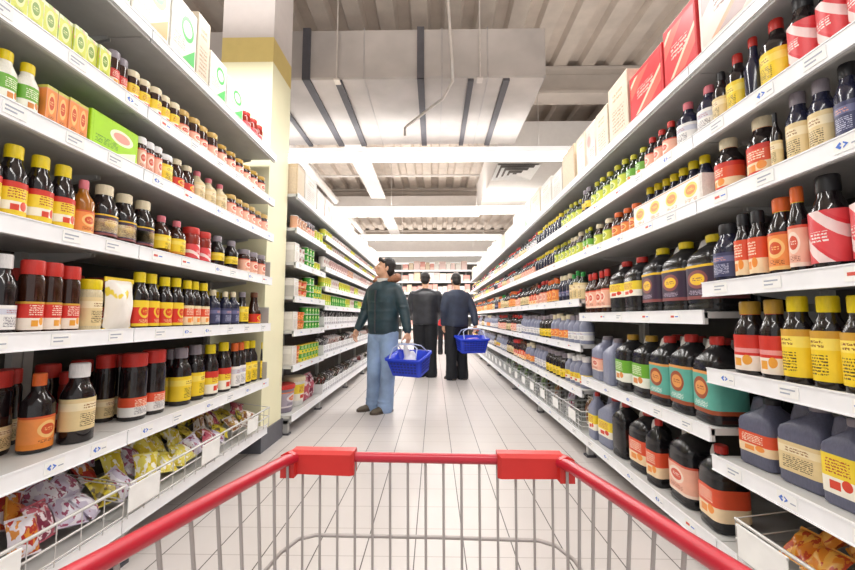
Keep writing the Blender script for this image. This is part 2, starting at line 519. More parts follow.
B('yelcapY', 'yellow-capped dark bottle with yellow label', dk, cap['yellow'], [(.05, .5, LBL['yellow'])], 'wide', .05)
B('jarP', 'grey-lidded brown jar with red label', dkb, cap['grey'], [(.1, .5, LBL['red'])], 'jar', name='sauce_jar')
B('jarC', 'cream-lidded dark jar with yellow label', dkb, cap['cream'], [(.08, .58, LBL['yelwhite'])], 'jar', name='sauce_jar')
B('bottTan', 'gold-lidded brown jar with pink label', dkb, cap['tan'], [(.08, .5, LBL['pink'])], 'jar', name='sauce_jar')
B('jarY', 'yellow-lidded jar with pale pink label', dkb, cap['gold'], [(.08, .62, LBL['pink'])], 'jar', name='sauce_jar')
B('whiteY', 'yellow-capped white bottle with green label', M('white_bottle', 'eceadf', .35), cap['yellow'], [(.1, .55, LBL['green'])], 'wide', .055)
B('jarPink', 'white-lidded jar with pink striped label', dkb, cap['white'], [(.06, .66, LBL['pink'])], 'jar', name='sauce_jar')
B('jarYel', 'white-lidded jar with yellow label', dkb, cap['white'], [(.06, .66, LBL['yellow'])], 'jar', name='sauce_jar')
B('brownRed', 'cream-capped brown bottle with red label', dkb, cap['cream'], [(.08, .4, LBL['redyel'])], 'wide', .05)
B('pinkcap', 'pink-capped bottle with tall cream label', clearp, cap['pink'], [(.08, .6, LBL['cream'])], 'round')
B('tanlid', 'gold-lidded jar with white label', dkb, cap['tan'], [(.1, .62, LBL['pink'])], 'jar', name='sauce_jar')
B('dkRW', 'large dark bottle with red-and-white label', dk, cap['black'], [(.08, .62, LBL['pinkred'])], 'wide', .07)
B('redcapY', 'red-capped dark bottle with yellow label', dk, cap['red'], [(.08, .52, LBL['yellow'])], 'round', .05)
B('redcapD', 'red-capped plain dark bottle', dkn, cap['red'], [(.04, .08, f['brown'])], 'slim', .04)
B('whiteL', 'pink-capped dark bottle with white label', dkn, cap['pink'], [(.06, .5, LBL['white'])], 'round', .05)
B('redpink', 'red-capped dark bottle with pale pink label', dk, cap['red'], [(.05, .5, LBL['pink'])], 'round', .05)
B('greenS', 'yellow-capped green bottle with white label', dkg, cap['lime'], [(.08, .5, LBL['green'])], 'round')
B('yelgreen', 'lime-capped green bottle with yellow-green label', dkg, cap['lime'], [(.04, .52, LBL['yelgreen'])], 'round', .05)
B('dkplain', 'plain black bottle with dark label', dkn, cap['black'], [(.1, .5, LBL['navy'])], 'wide', .06)
B('creamjug', 'dark bottle with tall pale yellow label', dkn, cap['grey'], [(.06, .55, LBL['cream'])], 'wide', .06)
B('creamRed', 'cream-capped dark bottle with bright red label', dk, cap['cream'], [(.06, .12, f['red']), (.12, .46, LBL['orred']), (.46, .54, f['red'])], 'wide', .05, collar=flat['orange'])
B('yelcap', 'yellow-capped dark bottle in the white tray', dkn, cap['yellow'], [(.1, .5, LBL['orange'])], 'wide', .045)
B('brownO', 'orange-lidded brown bottle', dkb, cap['orange'], [(.08, .5, LBL['orange'])], 'wide')
B('whiteS', 'cream-capped small bottle with pale label', dkb, cap['cream'], [(.08, .55, LBL['yelgreen'])], 'wide')
B('oraW', 'orange-capped dark bottle with pale orange label', dk, cap['orange'], [(.08, .55, LBL['pink'])], 'wide', .06, collar=flat['yellow'])
B('oraO', 'orange-capped dark bottle with orange label', dk, cap['orange'], [(.08, .55, LBL['orange'])], 'wide', .06, collar=flat['yellow'])
B('redD', 'black-capped dark bottle with red label', dk, cap['black'], [(.08, .6, LBL['orred'])], 'wide', .06)
B('yelY', 'yellow-capped black bottle with big yellow label', dk, cap['yellow'], [(.08, .54, LBL['yellow']), (.54, .62, f['gold'])], 'wide', .062)
B('redR', 'red-collared dark bottle with bright red label', dk, cap['gold'], [(.06, .3, LBL['red']), (.3, .36, f['pink']), (.36, .54, flat['red'])], 'wide', .058, collar=flat['red'])
B('redpinkB', 'red-capped dark bottle with peach label', dkb, cap['red'], [(.14, .56, LBL['pink'])], 'round', .05)
B('navyY', 'navy bottle with yellow cap', dkn, cap['yellow'], [(.1, .2, f['brown'])], 'wide', .05)
B('creamT', 'tall cream-labelled bottle', dkg, cap['green'], [(.04, .6, LBL['cream'])], 'round', .05)
B('navyP', 'white-capped navy bottle', dkn, cap['cream'], [(.2, .4, LBL['navy'])], 'wide', .05)
B('oraL', 'dark bottle with orange-red label', dkb, cap['brown'], [(.05, .5, LBL['orred'])], 'round', .05)
B('pinkL', 'dark bottle with rosy label', dkb, cap['pink'], [(.05, .52, LBL['pinkred'])], 'round', .05)
B('whiteD', 'dark bottle with white label', dk, cap['red'], [(.05, .5, LBL['white'])], 'round', .05)
B('greyB', 'grey plastic bottle with yellow label', greyp, cap['white'], [(.12, .42, LBL['yelwhite'])], 'wide', .06)
B('greyP', 'plain grey plastic bottle', greyp, cap['grey'], [(.12, .4, LBL['white'])], 'wide', .06)
B('greyG', 'grey plastic bottle with orange label', greyp, cap['cream'], [(.12, .42, LBL['orange'])], 'wide', .06)
B('yelBand', 'squat black bottle with yellow band', dk, cap['grey'], [(.08, .4, LBL['yellow'])], 'wide', .07)
B('dkS', 'plain dark bottle', dk, cap['black'], [(.1, .5, LBL['cream'])], 'round', .05)


def J(key, look, *a, rmax=.09, **k):
    style(key, 'sauce_jug', 'jug', look, lambda g: jug(g, *a, **k), rmax)


J('jugBY', 'black ribbed jug with yellow oval label', blackp, cap['yellow'], LBL['purple'], .16, .6, hm=M('handle_grey', 'b9b6b6', .4))
J('jugYel', 'red-capped black jug with yellow label', blackp, cap['red'], LBL['yelwhite'], .3, .56, hm=M('handle_pale', 'd8d4d2', .4))
J('jugGreen', 'yellow-capped black jug with green-topped white label', blackp, cap['gold'], LBL['green'], .16, .54, hm=M('handle_pale', 'd8d4d2', .4))
J('jugTeal', 'big red-capped black jug with teal label', blackp, cap['red'], LBL['teal'], .12, .6, hm=M('handle_white', 'e8e6e2', .4), rmax=.085)
J('jugOr', 'black jug with orange-red label', blackp, cap['red'], LBL['orred'], .14, .52, hm=M('handle_pale', 'd8d4d2', .4))
J('jugOrY', 'yellow-capped black jug with orange-pink label', blackp, cap['yellow'], LBL['pink'], .14, .52, hm=M('handle_pale', 'd8d4d2', .4))
J('jugPlain', 'plain black jug with white handle', blackp, cap['red'], None, hm=M('handle_pale', 'd8d4d2', .4))
J('greyjug', 'pale grey jug with peach label', greyp, cap['grey'], LBL['pink'], .22, .5, shape='slab')
J('greyplain', 'plain pale grey jug', greyp, cap['grey'], None, shape='slab')
J('greyjugR', 'red-capped grey jug with yellow label', greyp, cap['red'], LBL['yelwhite'], .2, .52, shape='slab')
J('greydk', 'dark grey jug with red-brown label', greyd, cap['black'], LBL['orred'], .2, .5, shape='slab')
J('greyY', 'dark grey jug with cream-and-yellow label', greyd, cap['grey'], LBL['cream'], .16, .52, shape='slab')
J('greyYel', 'dark grey jug with bright yellow label', greyd, cap['grey'], LBL['yelwhite'], .14, .58, shape='slab')

style('packG', 'soup_packet', 'packet', 'pale green food packet', lambda g: carton(g, P2('pk_pale_green', 'dfe6b8', 'bcd07a', 'e9b0a8', 'diag', '7a8a50'), LBL['yelgreen'], flat['white']), .07)
style('packO', 'soup_packet', 'packet', 'orange-and-pink food packet', lambda g: carton(g, P2('pk_orange', 'e59a76', 'f1d9b4', 'c9c95a', 'oval', '9a4a30'), LBL['orange'], flat['pink']), .07)
style('boxG', 'food_carton', 'carton', 'bright lime green food carton', lambda g: carton(g, M('lime_card', 'a9dc12', .45), P2('lime_print', 'a6da10', 'eef2d0', 'f0a090', 'sheet', '4f8a10'), flat['green']), .2)
style('canG', 'food_tin', 'tin', 'bright green tin', lambda g: can(g, P2('tin_green', '2f9428', '56b03c', 'e8ecb0', 'oval', 'd8e8b0'), wire_m), .05)
style('canY', 'food_tin', 'tin', 'yellow-lidded green tin', lambda g: can(g, P2('tin_lime', '57a62e', 'dcd23c', '2f8a3a', 'block', 'e8f0c0'), flat['yellow']), .05)
style('canL', 'food_tin', 'tin', 'lime yellow tin', lambda g: can(g, P2('tin_yellow', 'dcd640', 'a3c83a', 'f3efc0', 'block', '6a7a20'), wire_m), .05)
style('canW', 'food_tin', 'tin', 'white-labelled tin', lambda g: can(g, P2('tin_white', 'e2dcd6', 'c4bab8', 'a85a4c', 'oval', '6a5a58'), wire_m), .05)
style('canP', 'food_tin', 'tin', 'peach-labelled tin', lambda g: can(g, P2('tin_peach', 'd09a78', 'e8cdb4', '8a4a38', 'oval', '6a3a2c'), wire_m), .05)
style('canR', 'food_tin', 'tin', 'rosy-labelled tin', lambda g: can(g, P2('tin_rose', 'cfa9a4', 'e2d2ce', '8a3a3c', 'block', '6a3a3c'), wire_m), .05)
style('tubO', 'sauce_tub', 'tub', 'orange-red plastic tub with yellow lid', lambda g: tub(g, M('tub_orange', 'd65a24', .4), cap['gold'], LBL['orred']), .09)
style('tubT', 'sauce_tub', 'tub', 'orange-labelled square tub', lambda g: tub(g, M('tub_tan', 'c98a3c', .4), cap['orange'], LBL['orange']), .09)
style('bucketR', 'pickle_bucket', 'bucket', 'grey-purple bucket with red lid', lambda g: tub(g, M('bucket_grey', '8d8494', .4), cap['red'], P2('bucket_print', 'a49aa8', 'd8cfd4', 'df7a45', 'oval', '6a5f70')), .13)
style('bucketW', 'pickle_bucket', 'bucket', 'white tub with yellow label', lambda g: tub(g, M('bucket_white', 'ecebe6', .4), cap['cream'], LBL['yelwhite']), .13)


def proto(key, detail):
    """list of (part name, mesh): several parts when detail, one merged mesh otherwise"""
    s = ST[key]
    if detail not in s['cache']:
        parts = {}
        def g(n):
            return parts.setdefault(n, MB())
        s['fn'](g)
        if not detail:
            one = MB()
            for q in parts.values():
                if q.v: one.absorb(q)
            parts = {'one': one}
        s['cache'][detail] = [(n, mb.mesh(s['name'] + '_' + n)) for n, mb in parts.items() if mb.v]
    return s['cache'][detail]


ORD = ['', 'nearest', 'second-nearest', 'third-nearest', 'fourth-nearest', 'fifth-nearest', 'sixth-nearest', 'seventh-nearest', 'eighth-nearest', 'ninth-nearest', 'tenth-nearest']
TALLY = {}
PENDING = []


def ordinal(n):
    if n <= 10:
        return ORD[n]
    return '%d%s-nearest' % (n, 'th' if 10 <= n % 100 <= 20 else {1: 'st', 2: 'nd', 3: 'rd'}.get(n % 10, 'th'))


def place(key, x, y, z, r, h, where, rz=0., rot=None, detail=True, ry=None, extra=''):
    s = ST[key]
    pr = proto(key, detail)
    ry = ry or r
    if len(pr) == 1:
        o = link(s['name'], pr[0][1])
    else:
        o = empty(s['name'])
        for n, me in pr:
            link(n, me, o)
    o.location = (x, y, z); o.scale = (r, ry, h)
    o.rotation_euler = rot if rot else (0, 0, rz)
    k = (s['look'] + extra, where)
    TALLY.setdefault(k, []).append(o)
    o['category'] = s['cat']
    o['group'] = s['cat'] + ('es' if s['cat'].endswith('x') else 's') + ' on the ' + where
    return o


def finish_labels():
    for (look, where), os in TALLY.items():
        os.sort(key=lambda o: (round(o.location.y, 3), -o.location.z))
        for i, o in enumerate(os):
            o['label'] = (look if len(os) == 1 else ordinal(i + 1) + ' ' + look) + ', ' + where


def row(side, X, z, where, segs, detail=True):
    """segs: (x0, x1, count, style, height[, inset]) - x0..x1 columns of the photograph the run spans"""
    for sg in segs:
        x0, x1, n, key, h = sg[:5]; ins = sg[5] if len(sg) > 5 else .02
        Xf = side * (X + ins)
        ya, yb = ysolve(x0, Xf + side * .03, z + h * .5), min(ysolve(x1, Xf + side * .03, z + h * .5), 2.985 if side < 0 else 2.95)
        if 'black jug' in where:
            ya = max(ya, 1.625)
        runY(side, X, z, where, ya, yb, n, key, h, ins, detail)


def runY(side, X, z, where, ya, yb, n, key, h, ins=.02, detail=True, extra=''):
    st = (yb - ya) / n
    r = min(abs(st) * .48, ST[key]['rmax'])
    for i in range(n):
        hh = h * random.uniform(.985, 1.015)
        rz = (PI if side > 0 else 0) + random.uniform(-.25, .25)
        if ST[key]['cat'] == 'jug':
            rz = (PI / 2 if side > 0 else -PI / 2) * 0 + (random.uniform(-.12, .12)) + PI * 1.0
        if ST[key]['cat'] in ('packet', 'carton'):
            rz = 0
        x = side * (X + ins + r * (1.25 if ST[key]['cat'] == 'jug' else 1.0) + random.uniform(0, .012))
        place(key, x, ya + st * (i + .5), z, r, hh, where, rz, detail=detail, ry=(abs(st) * .48 if ST[key]['cat'] in ('packet', 'carton') else None), extra=extra)


# ------------------------------------------------------------------ setting: floor, ceiling, wall, column
def floor_material():
    m, nt, b = _new('floor_tiles'); N = nt.nodes.new; L = nt.links.new
    tc = N('ShaderNodeTexCoord'); sep = N('ShaderNodeSeparateXYZ'); L(tc.outputs['Object'], sep.inputs[0])

    def joint(out, off, w):
        a = N('ShaderNodeMath'); a.operation = 'ADD'; a.inputs[1].default_value = off; L(out, a.inputs[0])
        d = N('ShaderNodeMath'); d.operation = 'DIVIDE'; d.inputs[1].default_value = .2235; L(a.outputs[0], d.inputs[0])
        fr = N('ShaderNodeMath'); fr.operation = 'FRACT'; L(d.outputs[0], fr.inputs[0])
        pp = N('ShaderNodeMath'); pp.operation = 'PINGPONG'; pp.inputs[1].default_value = .5; L(fr.outputs[0], pp.inputs[0])
        lt = N('ShaderNodeMath'); lt.operation = 'LESS_THAN'; lt.inputs[1].default_value = w; L(pp.outputs[0], lt.inputs[0])
        return lt.outputs[0]
    jx = joint(sep.outputs['X'], 100 * .2235 + .088, .012); jy = joint(sep.outputs['Y'], 100 * .2235 + .003, .009)
    no = N('ShaderNodeTexNoise'); no.inputs['Scale'].default_value = 1.7; L(tc.outputs['Object'], no.inputs['Vector'])
    r = N('ShaderNodeValToRGB'); r.color_ramp.elements[0].color = hexlin('c6bfbc'); r.color_ramp.elements[1].color = hexlin('d3cdca')
    L(no.outputs['Fac'], r.inputs['Fac'])
    m1 = N('ShaderNodeMix'); m1.data_type = 'RGBA'; L(jy, m1.inputs['Factor']); L(r.outputs['Color'], m1.inputs['A']); m1.inputs['B'].default_value = hexlin('a69d99')
    m2 = N('ShaderNodeMix'); m2.data_type = 'RGBA'; L(jx, m2.inputs['Factor']); L(m1.outputs['Result'], m2.inputs['A']); m2.inputs['B'].default_value = hexlin('4d4744')
    L(m2.outputs['Result'], b.inputs['Base Color']); b.inputs['Roughness'].default_value = .33
    return m


FY0, FY1, FX = -3.0, 20.0, 7.0
mb = MB(); mb.box(-FX, FX, FY0, FY1, -.1, 0, floor_material()); struct(mb.build('floor'))
wallm = M('wall_paint', 'efedea', .7, var=.02, scale=3)
mb = MB(); mb.box(-FX, FX, FY1, FY1 + .15, 0, 5.2, wallm); struct(mb.build('wall_far'))

deckm = M('ceiling_deck', 'bfb2a6', .65, var=.07, scale=5)
mb = MB(); prof = []
per, x = .42, -FX
while x < FX:
    prof += [(x, 4.86), (x + .20, 4.86), (x + .24, 4.95), (x + .38, 4.95)]
    x += per
n = len(prof); vs = [(a, FY0, b) for a, b in prof] + [(a, FY1, b) for a, b in prof]
mb.add(vs, [(i, i + 1, n + i + 1, n + i) for i in range(n - 1)], deckm)
mb.box(-FX, FX, FY0, FY1, 4.99, 5.03, deckm)
struct(mb.build('ceiling'))

beamm = M('beam_paint', 'bdb2a8', .6, var=.05, scale=4)
for k, by in enumerate((5.75, 11.3, 16.8)):
    mb = MB()
    mb.box(-FX, FX, by - .16, by + .16, 4.42, 4.46, beamm); mb.box(-FX, FX, by - .02, by + .02, 4.46, 4.8, beamm); mb.box(-FX, FX, by - .16, by + .16, 4.8, 4.85, beamm)
    struct(mb.build('trim_%d' % (k + 1)))
# white crosswise header beyond the second lights
hd = M('header_white', 'd6d0cb', .6, var=.02)
mb = MB(); mb.box(-FX, 1.3, 10.6, 11.0, 3.95, 4.45, hd); struct(mb.build('trim_4'))
mb = MB(); mb.box(-FX, FX, 15.6, 15.9, 3.7, 4.4, hd); struct(mb.build('trim_5'))
# white dropped bulkhead on the right
mb = MB(); mb.box(1.06, 6.0, 6.2, 9.2, 3.6, 4.3, hd); struct(mb.build('trim_6'))
# lengthwise strips under the deck
mb = MB(); mb.box(-1.75, -1.35, 6.0, 15.5, 4.36, 4.41, hd); struct(mb.build('trim_7'))
mb = MB(); mb.tube([(-2.75, 5.0, 4.3), (-2.75, 15.5, 4.3)], .085, hd, 10); struct(mb.build('trim_8'))
mb = MB(); mb.tube([(-6, 9.3, 4.55), (2, 9.3, 4.55)], .03, hd, 8); struct(mb.build('trim_9'))

# column between the two left racks
colm = M('column_cream', 'f2eecb', .6, var=.015, scale=3)
mb = MB()
mb.box(-1.79, -1.35, 3.05, 3.45, 0, 3.19, colm)
mb.box(-1.79, -1.35, 3.05, 3.45, 3.19, 3.41, M('column_band', 'd9c37a', .6, var=.02))
mb.box(-1.79, -1.35, 3.05, 3.45, 3.41, 4.86, M('column_grey', 'd3cbc8', .6, var=.02))
co = mb.build('column'); struct(co)
mb = MB(); mb.box(-1.80, -1.335, 3.035, 3.465, 0, .16, M('skirting_grey', '5d5e66', .5)); b_ = mb.build('baseboard', co)

# ------------------------------------------------------------------ silver duct, diffuser, hangers
silver = M('duct_foil', 'b3adaa', .42, .35, var=.1, scale=2.2, bump=.15)
du = empty('ventilation_duct', (0, 0, 3.6)); tag(du, 'big silver rectangular air duct hung across the aisle under the ceiling', 'duct')
mb = MB(); mb.box(-6, 1.2, 3.92, 5.52, 0, .56, silver, bev=.015); mb.build('duct_body', du)
for xs, w in ((-1.37, .085), (-.14, .075), (-2.55, .08)):
    mb = MB(); mb.box(xs - w / 2, xs + w / 2, 3.905, 5.53, -.015, .0, dark_metal); mb.box(xs - w / 2, xs + w / 2, 3.9, 3.918, -.015, .57, dark_metal); mb.build('strap', du)
for xs, w in ((-1.03, .075), (.40, .06), (.78, .07), (-1.82, .06)):
    mb = MB(); mb.box(xs - w / 2, xs + w / 2, 3.94, 5.5, -.03, .0, dark_metal); mb.build('stiffener', du)
for xs in (-.75, .09, .58):
    mb = MB(); mb.box(xs - .006, xs + .006, 3.912, 5.525, -.006, .565, M('seam_silver', 'a8a4a4', .4, .4)); mb.build('seam', du)
rodm = M('hanger_rod', 'cfc9c4', .4, .5)
for k, (xx, yy, lab) in enumerate(((-1.03, 3.87, 'thin steel hanger rod in front of the duct, left one'), (.49, 3.87, 'thin steel hanger rod in front of the duct, right one'))):
    mb = MB(); mb.tube([(xx, yy, 3.56), (xx, yy, 4.86)], .008, rodm, 6); mb.box(xx - .03, xx + .03, yy - .012, yy + .08, 3.55, 3.565, rodm)
    tag(mb.build('hanger_rod'), lab, 'rod', 'hanger rods of the silver duct')
mb = MB(); mb.tube([(.10, 3.75, 4.85), (.15, 3.78, 4.4), (.19, 3.8, 3.72), (.2, 3.82, 3.5), (.1, 4.05, 3.44), (-.33, 4.6, 3.42), (-.36, 4.62, 3.40), (-.36, 4.62, 3.3)], .016, rodm, 8)
tag(mb.build('ceiling_conduit_pipe'), 'pale bent conduit pipe dropping past the middle of the silver duct', 'pipe')
df = empty('ceiling_diffuser', (1.42, 6.6, 3.6)); tag(df, 'square white air diffuser with dark slots under the right bulkhead', 'vent')
mb = MB()
for k in range(4):
    a_, z_ = .36 - k * .085, -.004 - k * .012
    for q in range(4):
        T = Matrix.Rotation(q * PI / 2, 4, 'Z')
        mb.add([(-a_, -a_, z_ - .03), (a_, -a_, z_ - .03), (a_ - .07, -a_ + .07, z_), (-a_ + .07, -a_ + .07, z_)], [(0, 1, 2, 3)], white, T=T)
mb.build('vane_frame', df)
mb = MB(); mb.box(-.34, .34, -.34, .34, -.003, -.001, M('louvre_grey', '77716e', .6)); mb.build('throat', df)

# ------------------------------------------------------------------ strip lights across the aisle
glow = M('tube_glow', 'ffffff', .4, emit=7.0)
refl = M('reflector_white', 'fbfbfa', .3, var=.01, emit=.55)  # faint emission painted into the housing, standing in for tube light on it
LY = [(5.16, 'nearest the silver duct'), (7.97, 'second back from the duct'), (10.75, 'third back from the duct'), (13.6, 'fourth back from the duct'), (16.4, 'farthest back in the hall')]
for i, (ly, ph) in enumerate(LY):
    t = empty('strip_light', (0, ly, 3.3)); tag(t, 'long white fluorescent strip light hung across the aisle, ' + ph, 'light', 'strip lights hung across the aisle')
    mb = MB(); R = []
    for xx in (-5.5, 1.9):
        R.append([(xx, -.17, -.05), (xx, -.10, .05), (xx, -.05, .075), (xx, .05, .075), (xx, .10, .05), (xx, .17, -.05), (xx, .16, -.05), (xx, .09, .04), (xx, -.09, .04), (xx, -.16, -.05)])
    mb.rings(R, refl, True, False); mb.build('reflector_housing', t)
    for k in range(5):
        mb = MB(); mb.tube([(-5.48 + k * 1.475, 0, -.03), (-4.03 + k * 1.475, 0, -.03)], .046, glow, 10); mb.build('lamp_tube', t)
    for xx in ((1.45,) if i == 0 else (-3.4, -.9, 1.4 if i not in (1,) else .9)):
        mb = MB(); mb.tube([(xx, 0, .06), (xx, 0, 1.555)], .004, rodm, 5); mb.build('hanging_wire', t)
for ly in (-.5, 2.4, 5.16, 7.97, 10.75, 13.6, 16.4):
    far = ly > 7
    ld = bpy.data.lights.new('strip_lamp', 'AREA'); ld.shape = 'RECTANGLE'; ld.size = 6.6; ld.size_y = .2; ld.energy = 175 if far else 116; ld.color = (1, .975, .94)
    lo = bpy.data.objects.new('strip_lamp', ld); COL.objects.link(lo); lo.location = (-.6 if ly > 3 else 0, ly, 3.2)
    ld = bpy.data.lights.new('strip_lamp_spill', 'AREA'); ld.shape = 'RECTANGLE'; ld.size = 6.6; ld.size_y = .2; ld.energy = 75 if far else (26 if ly > 5 else 62); ld.color = (1, .97, .93)
    lo = bpy.data.objects.new('strip_lamp_spill', ld); COL.objects.link(lo); lo.location = (-.6 if ly > 3 else 0, ly, 3.4); lo.rotation_euler = (PI, 0, 0)

# ------------------------------------------------------------------ racks
TAGN = [0]


def tag_mesh(kind):
    k = '_tag' + kind
    if k not in ST:
        mb = MB(); mb.box(-.034, .034, -.0012, .0012, -.02, .02, card_w)
        if kind == 'blue':
            mb.add([(-.028, -.002, .0), (-.016, -.002, .011), (-.012, -.002, .004), (-.018, -.002, .0), (-.012, -.002, -.005), (-.016, -.002, -.011)], [(0, 1, 2, 3), (0, 3, 4, 5)], blue_ink); mb.add([(.006, -.002, .0), (-.008, -.002, .010), (-.008, -.002, .005), (-.002, -.002, .0), (-.008, -.002, -.005), (-.008, -.002, -.010)], [(3, 2, 1, 0), (5, 4, 3, 0)], blue_ink)
            mb.add([(-.028, .002, .0), (-.016, .002, .011), (-.012, .002, .004), (-.018, .002, .0), (-.012, .002, -.005), (-.016, .002, -.011)], [(3, 2, 1, 0), (5, 4, 3, 0)], blue_ink); mb.add([(.006, .002, .0), (-.008, .002, .010), (-.008, .002, .005), (-.002, .002, .0), (-.008, .002, -.005), (-.008, .002, -.010)], [(0, 1, 2, 3), (0, 3, 4, 5)], blue_ink)
            mb.box(.012, .030, -.0018, .0018, -.006, -.002, grey_ink)
        elif kind == 'red':
            mb.box(-.026, -.002, -.0018, .0018, -.004, .006, red_ink); mb.box(.006, .028, -.0018, .0018, -.002, .003, blue_ink)
        else:
            mb.box(-.028, .024, -.0018, .0018, .004, .009, grey_ink); mb.box(-.028, .006, -.0018, .0018, -.009, -.004, grey_ink)
        ST[k] = mb.mesh('price_tag')
    return ST[k]


def rack(side, X, Y0, Y1, zs, label, ntag=4, depth=.5, foot=True, rail=.06, ends=(), back=None):
    """one bay: side -1 left, +1 right; X = front of the shelves; zs = heights of the price rails, base last"""
    t = empty('shelf_rack', (side * X, (Y0 + Y1) / 2, 0)); tag(t, label, 'shelf rack', 'shelf racks along the aisle')
    s = side; hy = (Y1 - Y0) / 2 - .003
    top = zs[0]
    def bx(mb, a, b, y0, y1, z0, z1, m):
        mb.box(min(s * a, s * b), max(s * a, s * b), y0, y1, z0, z1, m)
    mb = MB(); bx(mb, depth, depth + .02, -hy, hy, .08, top + .02, back or back_grey); mb.build('back_panel', t)
    for yy in (-hy + .02, hy - .02):
        mb = MB(); bx(mb, depth - .03, depth + .03, yy - .02, yy + .02, 0, top + .03, grey_steel); mb.build('upright', t)
    if foot:
        mb = MB(); yy = -hy + .06
        bx(mb, .03, depth, yy - .02, yy + .02, zs[-1] - .06, zs[-1], grey_steel); bx(mb, .05, .09, yy - .02, yy + .02, .012, zs[-1] - .03, grey_steel); bx(mb, .035, .105, yy - .035, yy + .035, 0, .014, dark_metal)
        mb.build('foot', t)
    for q, z in enumerate(zs):
        base = q == len(zs) - 1
        mb = MB()
        bx(mb, .006, depth, -hy, hy, z - .005, z + .022, grey_steel)
        bx(mb, .006, .02, -hy, hy, z - rail / 2, z + .02, grey_steel)
        for yy in (-hy + .004, hy - .008):     # shelf brackets
            vs = [(s * .2, yy, z - .005), (s * depth, yy, z - .005), (s * depth, yy, z - .07), (s * .2, yy, z - .02)]
            vs += [(a, b + .004, c) for a, b, c in vs]
            mb.add(vs, [(0, 1, 2, 3), (7, 6, 5, 4), (0, 4, 5, 1), (1, 5, 6, 2), (2, 6, 7, 3), (3, 7, 4, 0)], grey_steel)
        sh = mb.build('shelf', t)
        mb = MB(); rh = rail * (.8 if q == 0 else 1.0)
        bx(mb, -.002, .006, -hy, hy, z + .03 - rh, z + .03, rail_white); bx(mb, -.005, -.001, -hy, hy, z + .026, z + .03, rail_white); bx(mb, -.005, -.001, -hy, hy, z + .03 - rh, z + .034 - rh, rail_white)
        mb.build('price_rail', sh)
        if q and ntag and not (base and s < 0):
            for k in range(ntag):
                yy = -hy + (k + .5 + random.uniform(-.18, .18)) * 2 * hy / ntag
                o = link('price_tag', tag_mesh(random.choice(['blue', 'blue', 'plain', 'red', 'plain'])), sh)
                o.location = (-s * .0035, yy, z + .001); o.rotation_euler = (0, 0, PI / 2 * (1 if s < 0 else -1)); o.scale = (1, 1, .95)
        for e in ends:
            if q in e[1]:
                mb = MB(); bx(mb, .015, .3, e[0] * (hy - .004) - .0015, e[0] * (hy - .004) + .0015, z + .022, z + .022 + e[2], M('guard_grey', 'b4b1ad', .3)); mb.build('end_guard', sh)
    return t


LZ = [2.325, 1.96, 1.675, 1.33, .973, .55, .195]
RZ1 = [2.11, 1.797, 1.513, 1.162, .816, .476, .15]
RZ2 = [2.11, 1.797, 1.513, 1.05, .58, .15]
L2A = [2.17, 1.85, 1.53, 1.215, .905, .59, .155]
L2B = [2.17, 1.98, 1.83, 1.61, 1.38, 1.16, .93, .60, .155]
XL, XR, XL2 = 1.28, 1.11, 1.26

rkL1 = rack(-1, XL, .28, 1.63, LZ, 'tall white shelf rack at the left edge nearest the trolley', 6)
rkL2 = rack(-1, XL, 1.63, 3.01, LZ, 'tall white shelf rack at left ending at the cream column', 6, ends=[(1, (3, 4, 5), .13)])
rkR1 = rack(1, XR, .26, 1.61, RZ1, 'tall white shelf rack at the right edge nearest the trolley', 6)
rkR2 = rack(1, XR, 1.61, 2.97, RZ2, 'white right-hand rack carrying the big black jugs', 5)
yy = 2.97; k = 0
nm = ['next past the black jugs', 'second past the black jugs', 'third past the black jugs', 'fourth past the black jugs', 'fifth past the black jugs', 'farthest along the right side']
while k < 6:
    rack(1, XR, yy, yy + 1.36 if k < 5 else yy + 1.9, RZ1, 'white right-hand shelf rack of sauces, ' + nm[k], 4 if k < 2 else 0, back=back_light); yy += 1.36; k += 1
R_END = yy + .54
rack(-1, XL2, 3.47, 4.43, L2A, 'white left-hand shelf rack of tins just past the cream column', 3, ends=[(-1, (3,), .1)], back=back_light)
yy = 4.43
nm = ['second past the cream column', 'third past the cream column', 'fourth past the cream column', 'fifth past the cream column', 'farthest along the left side']
for k in range(5):
    rack(-1, XL2, yy, yy + 1.36 if k < 4 else yy + 1.9, L2B, 'white left-hand shelf rack with trays, ' + nm[k], 4 if k < 1 else 0, back=back_light); yy += 1.36
DT = .023   # deck surface above the rail height

# ------------------------------------------------------------------ near left rack: goods
W = ['top shelf, rack before cream column', 'second shelf, rack before cream column', 'third shelf, rack before cream column', 'fourth shelf, rack before cream column', 'fifth shelf, rack before cream column', 'sixth shelf, rack before cream column', 'bottom shelf, rack before cream column']


def cartonC(key, look, c1, side, tape=None, name='cardboard_carton', cat='carton'):
    style(key, name, cat, look, lambda g: carton(g, M('card_' + key, c1, .6), side, tape or flat['cream']), 1)


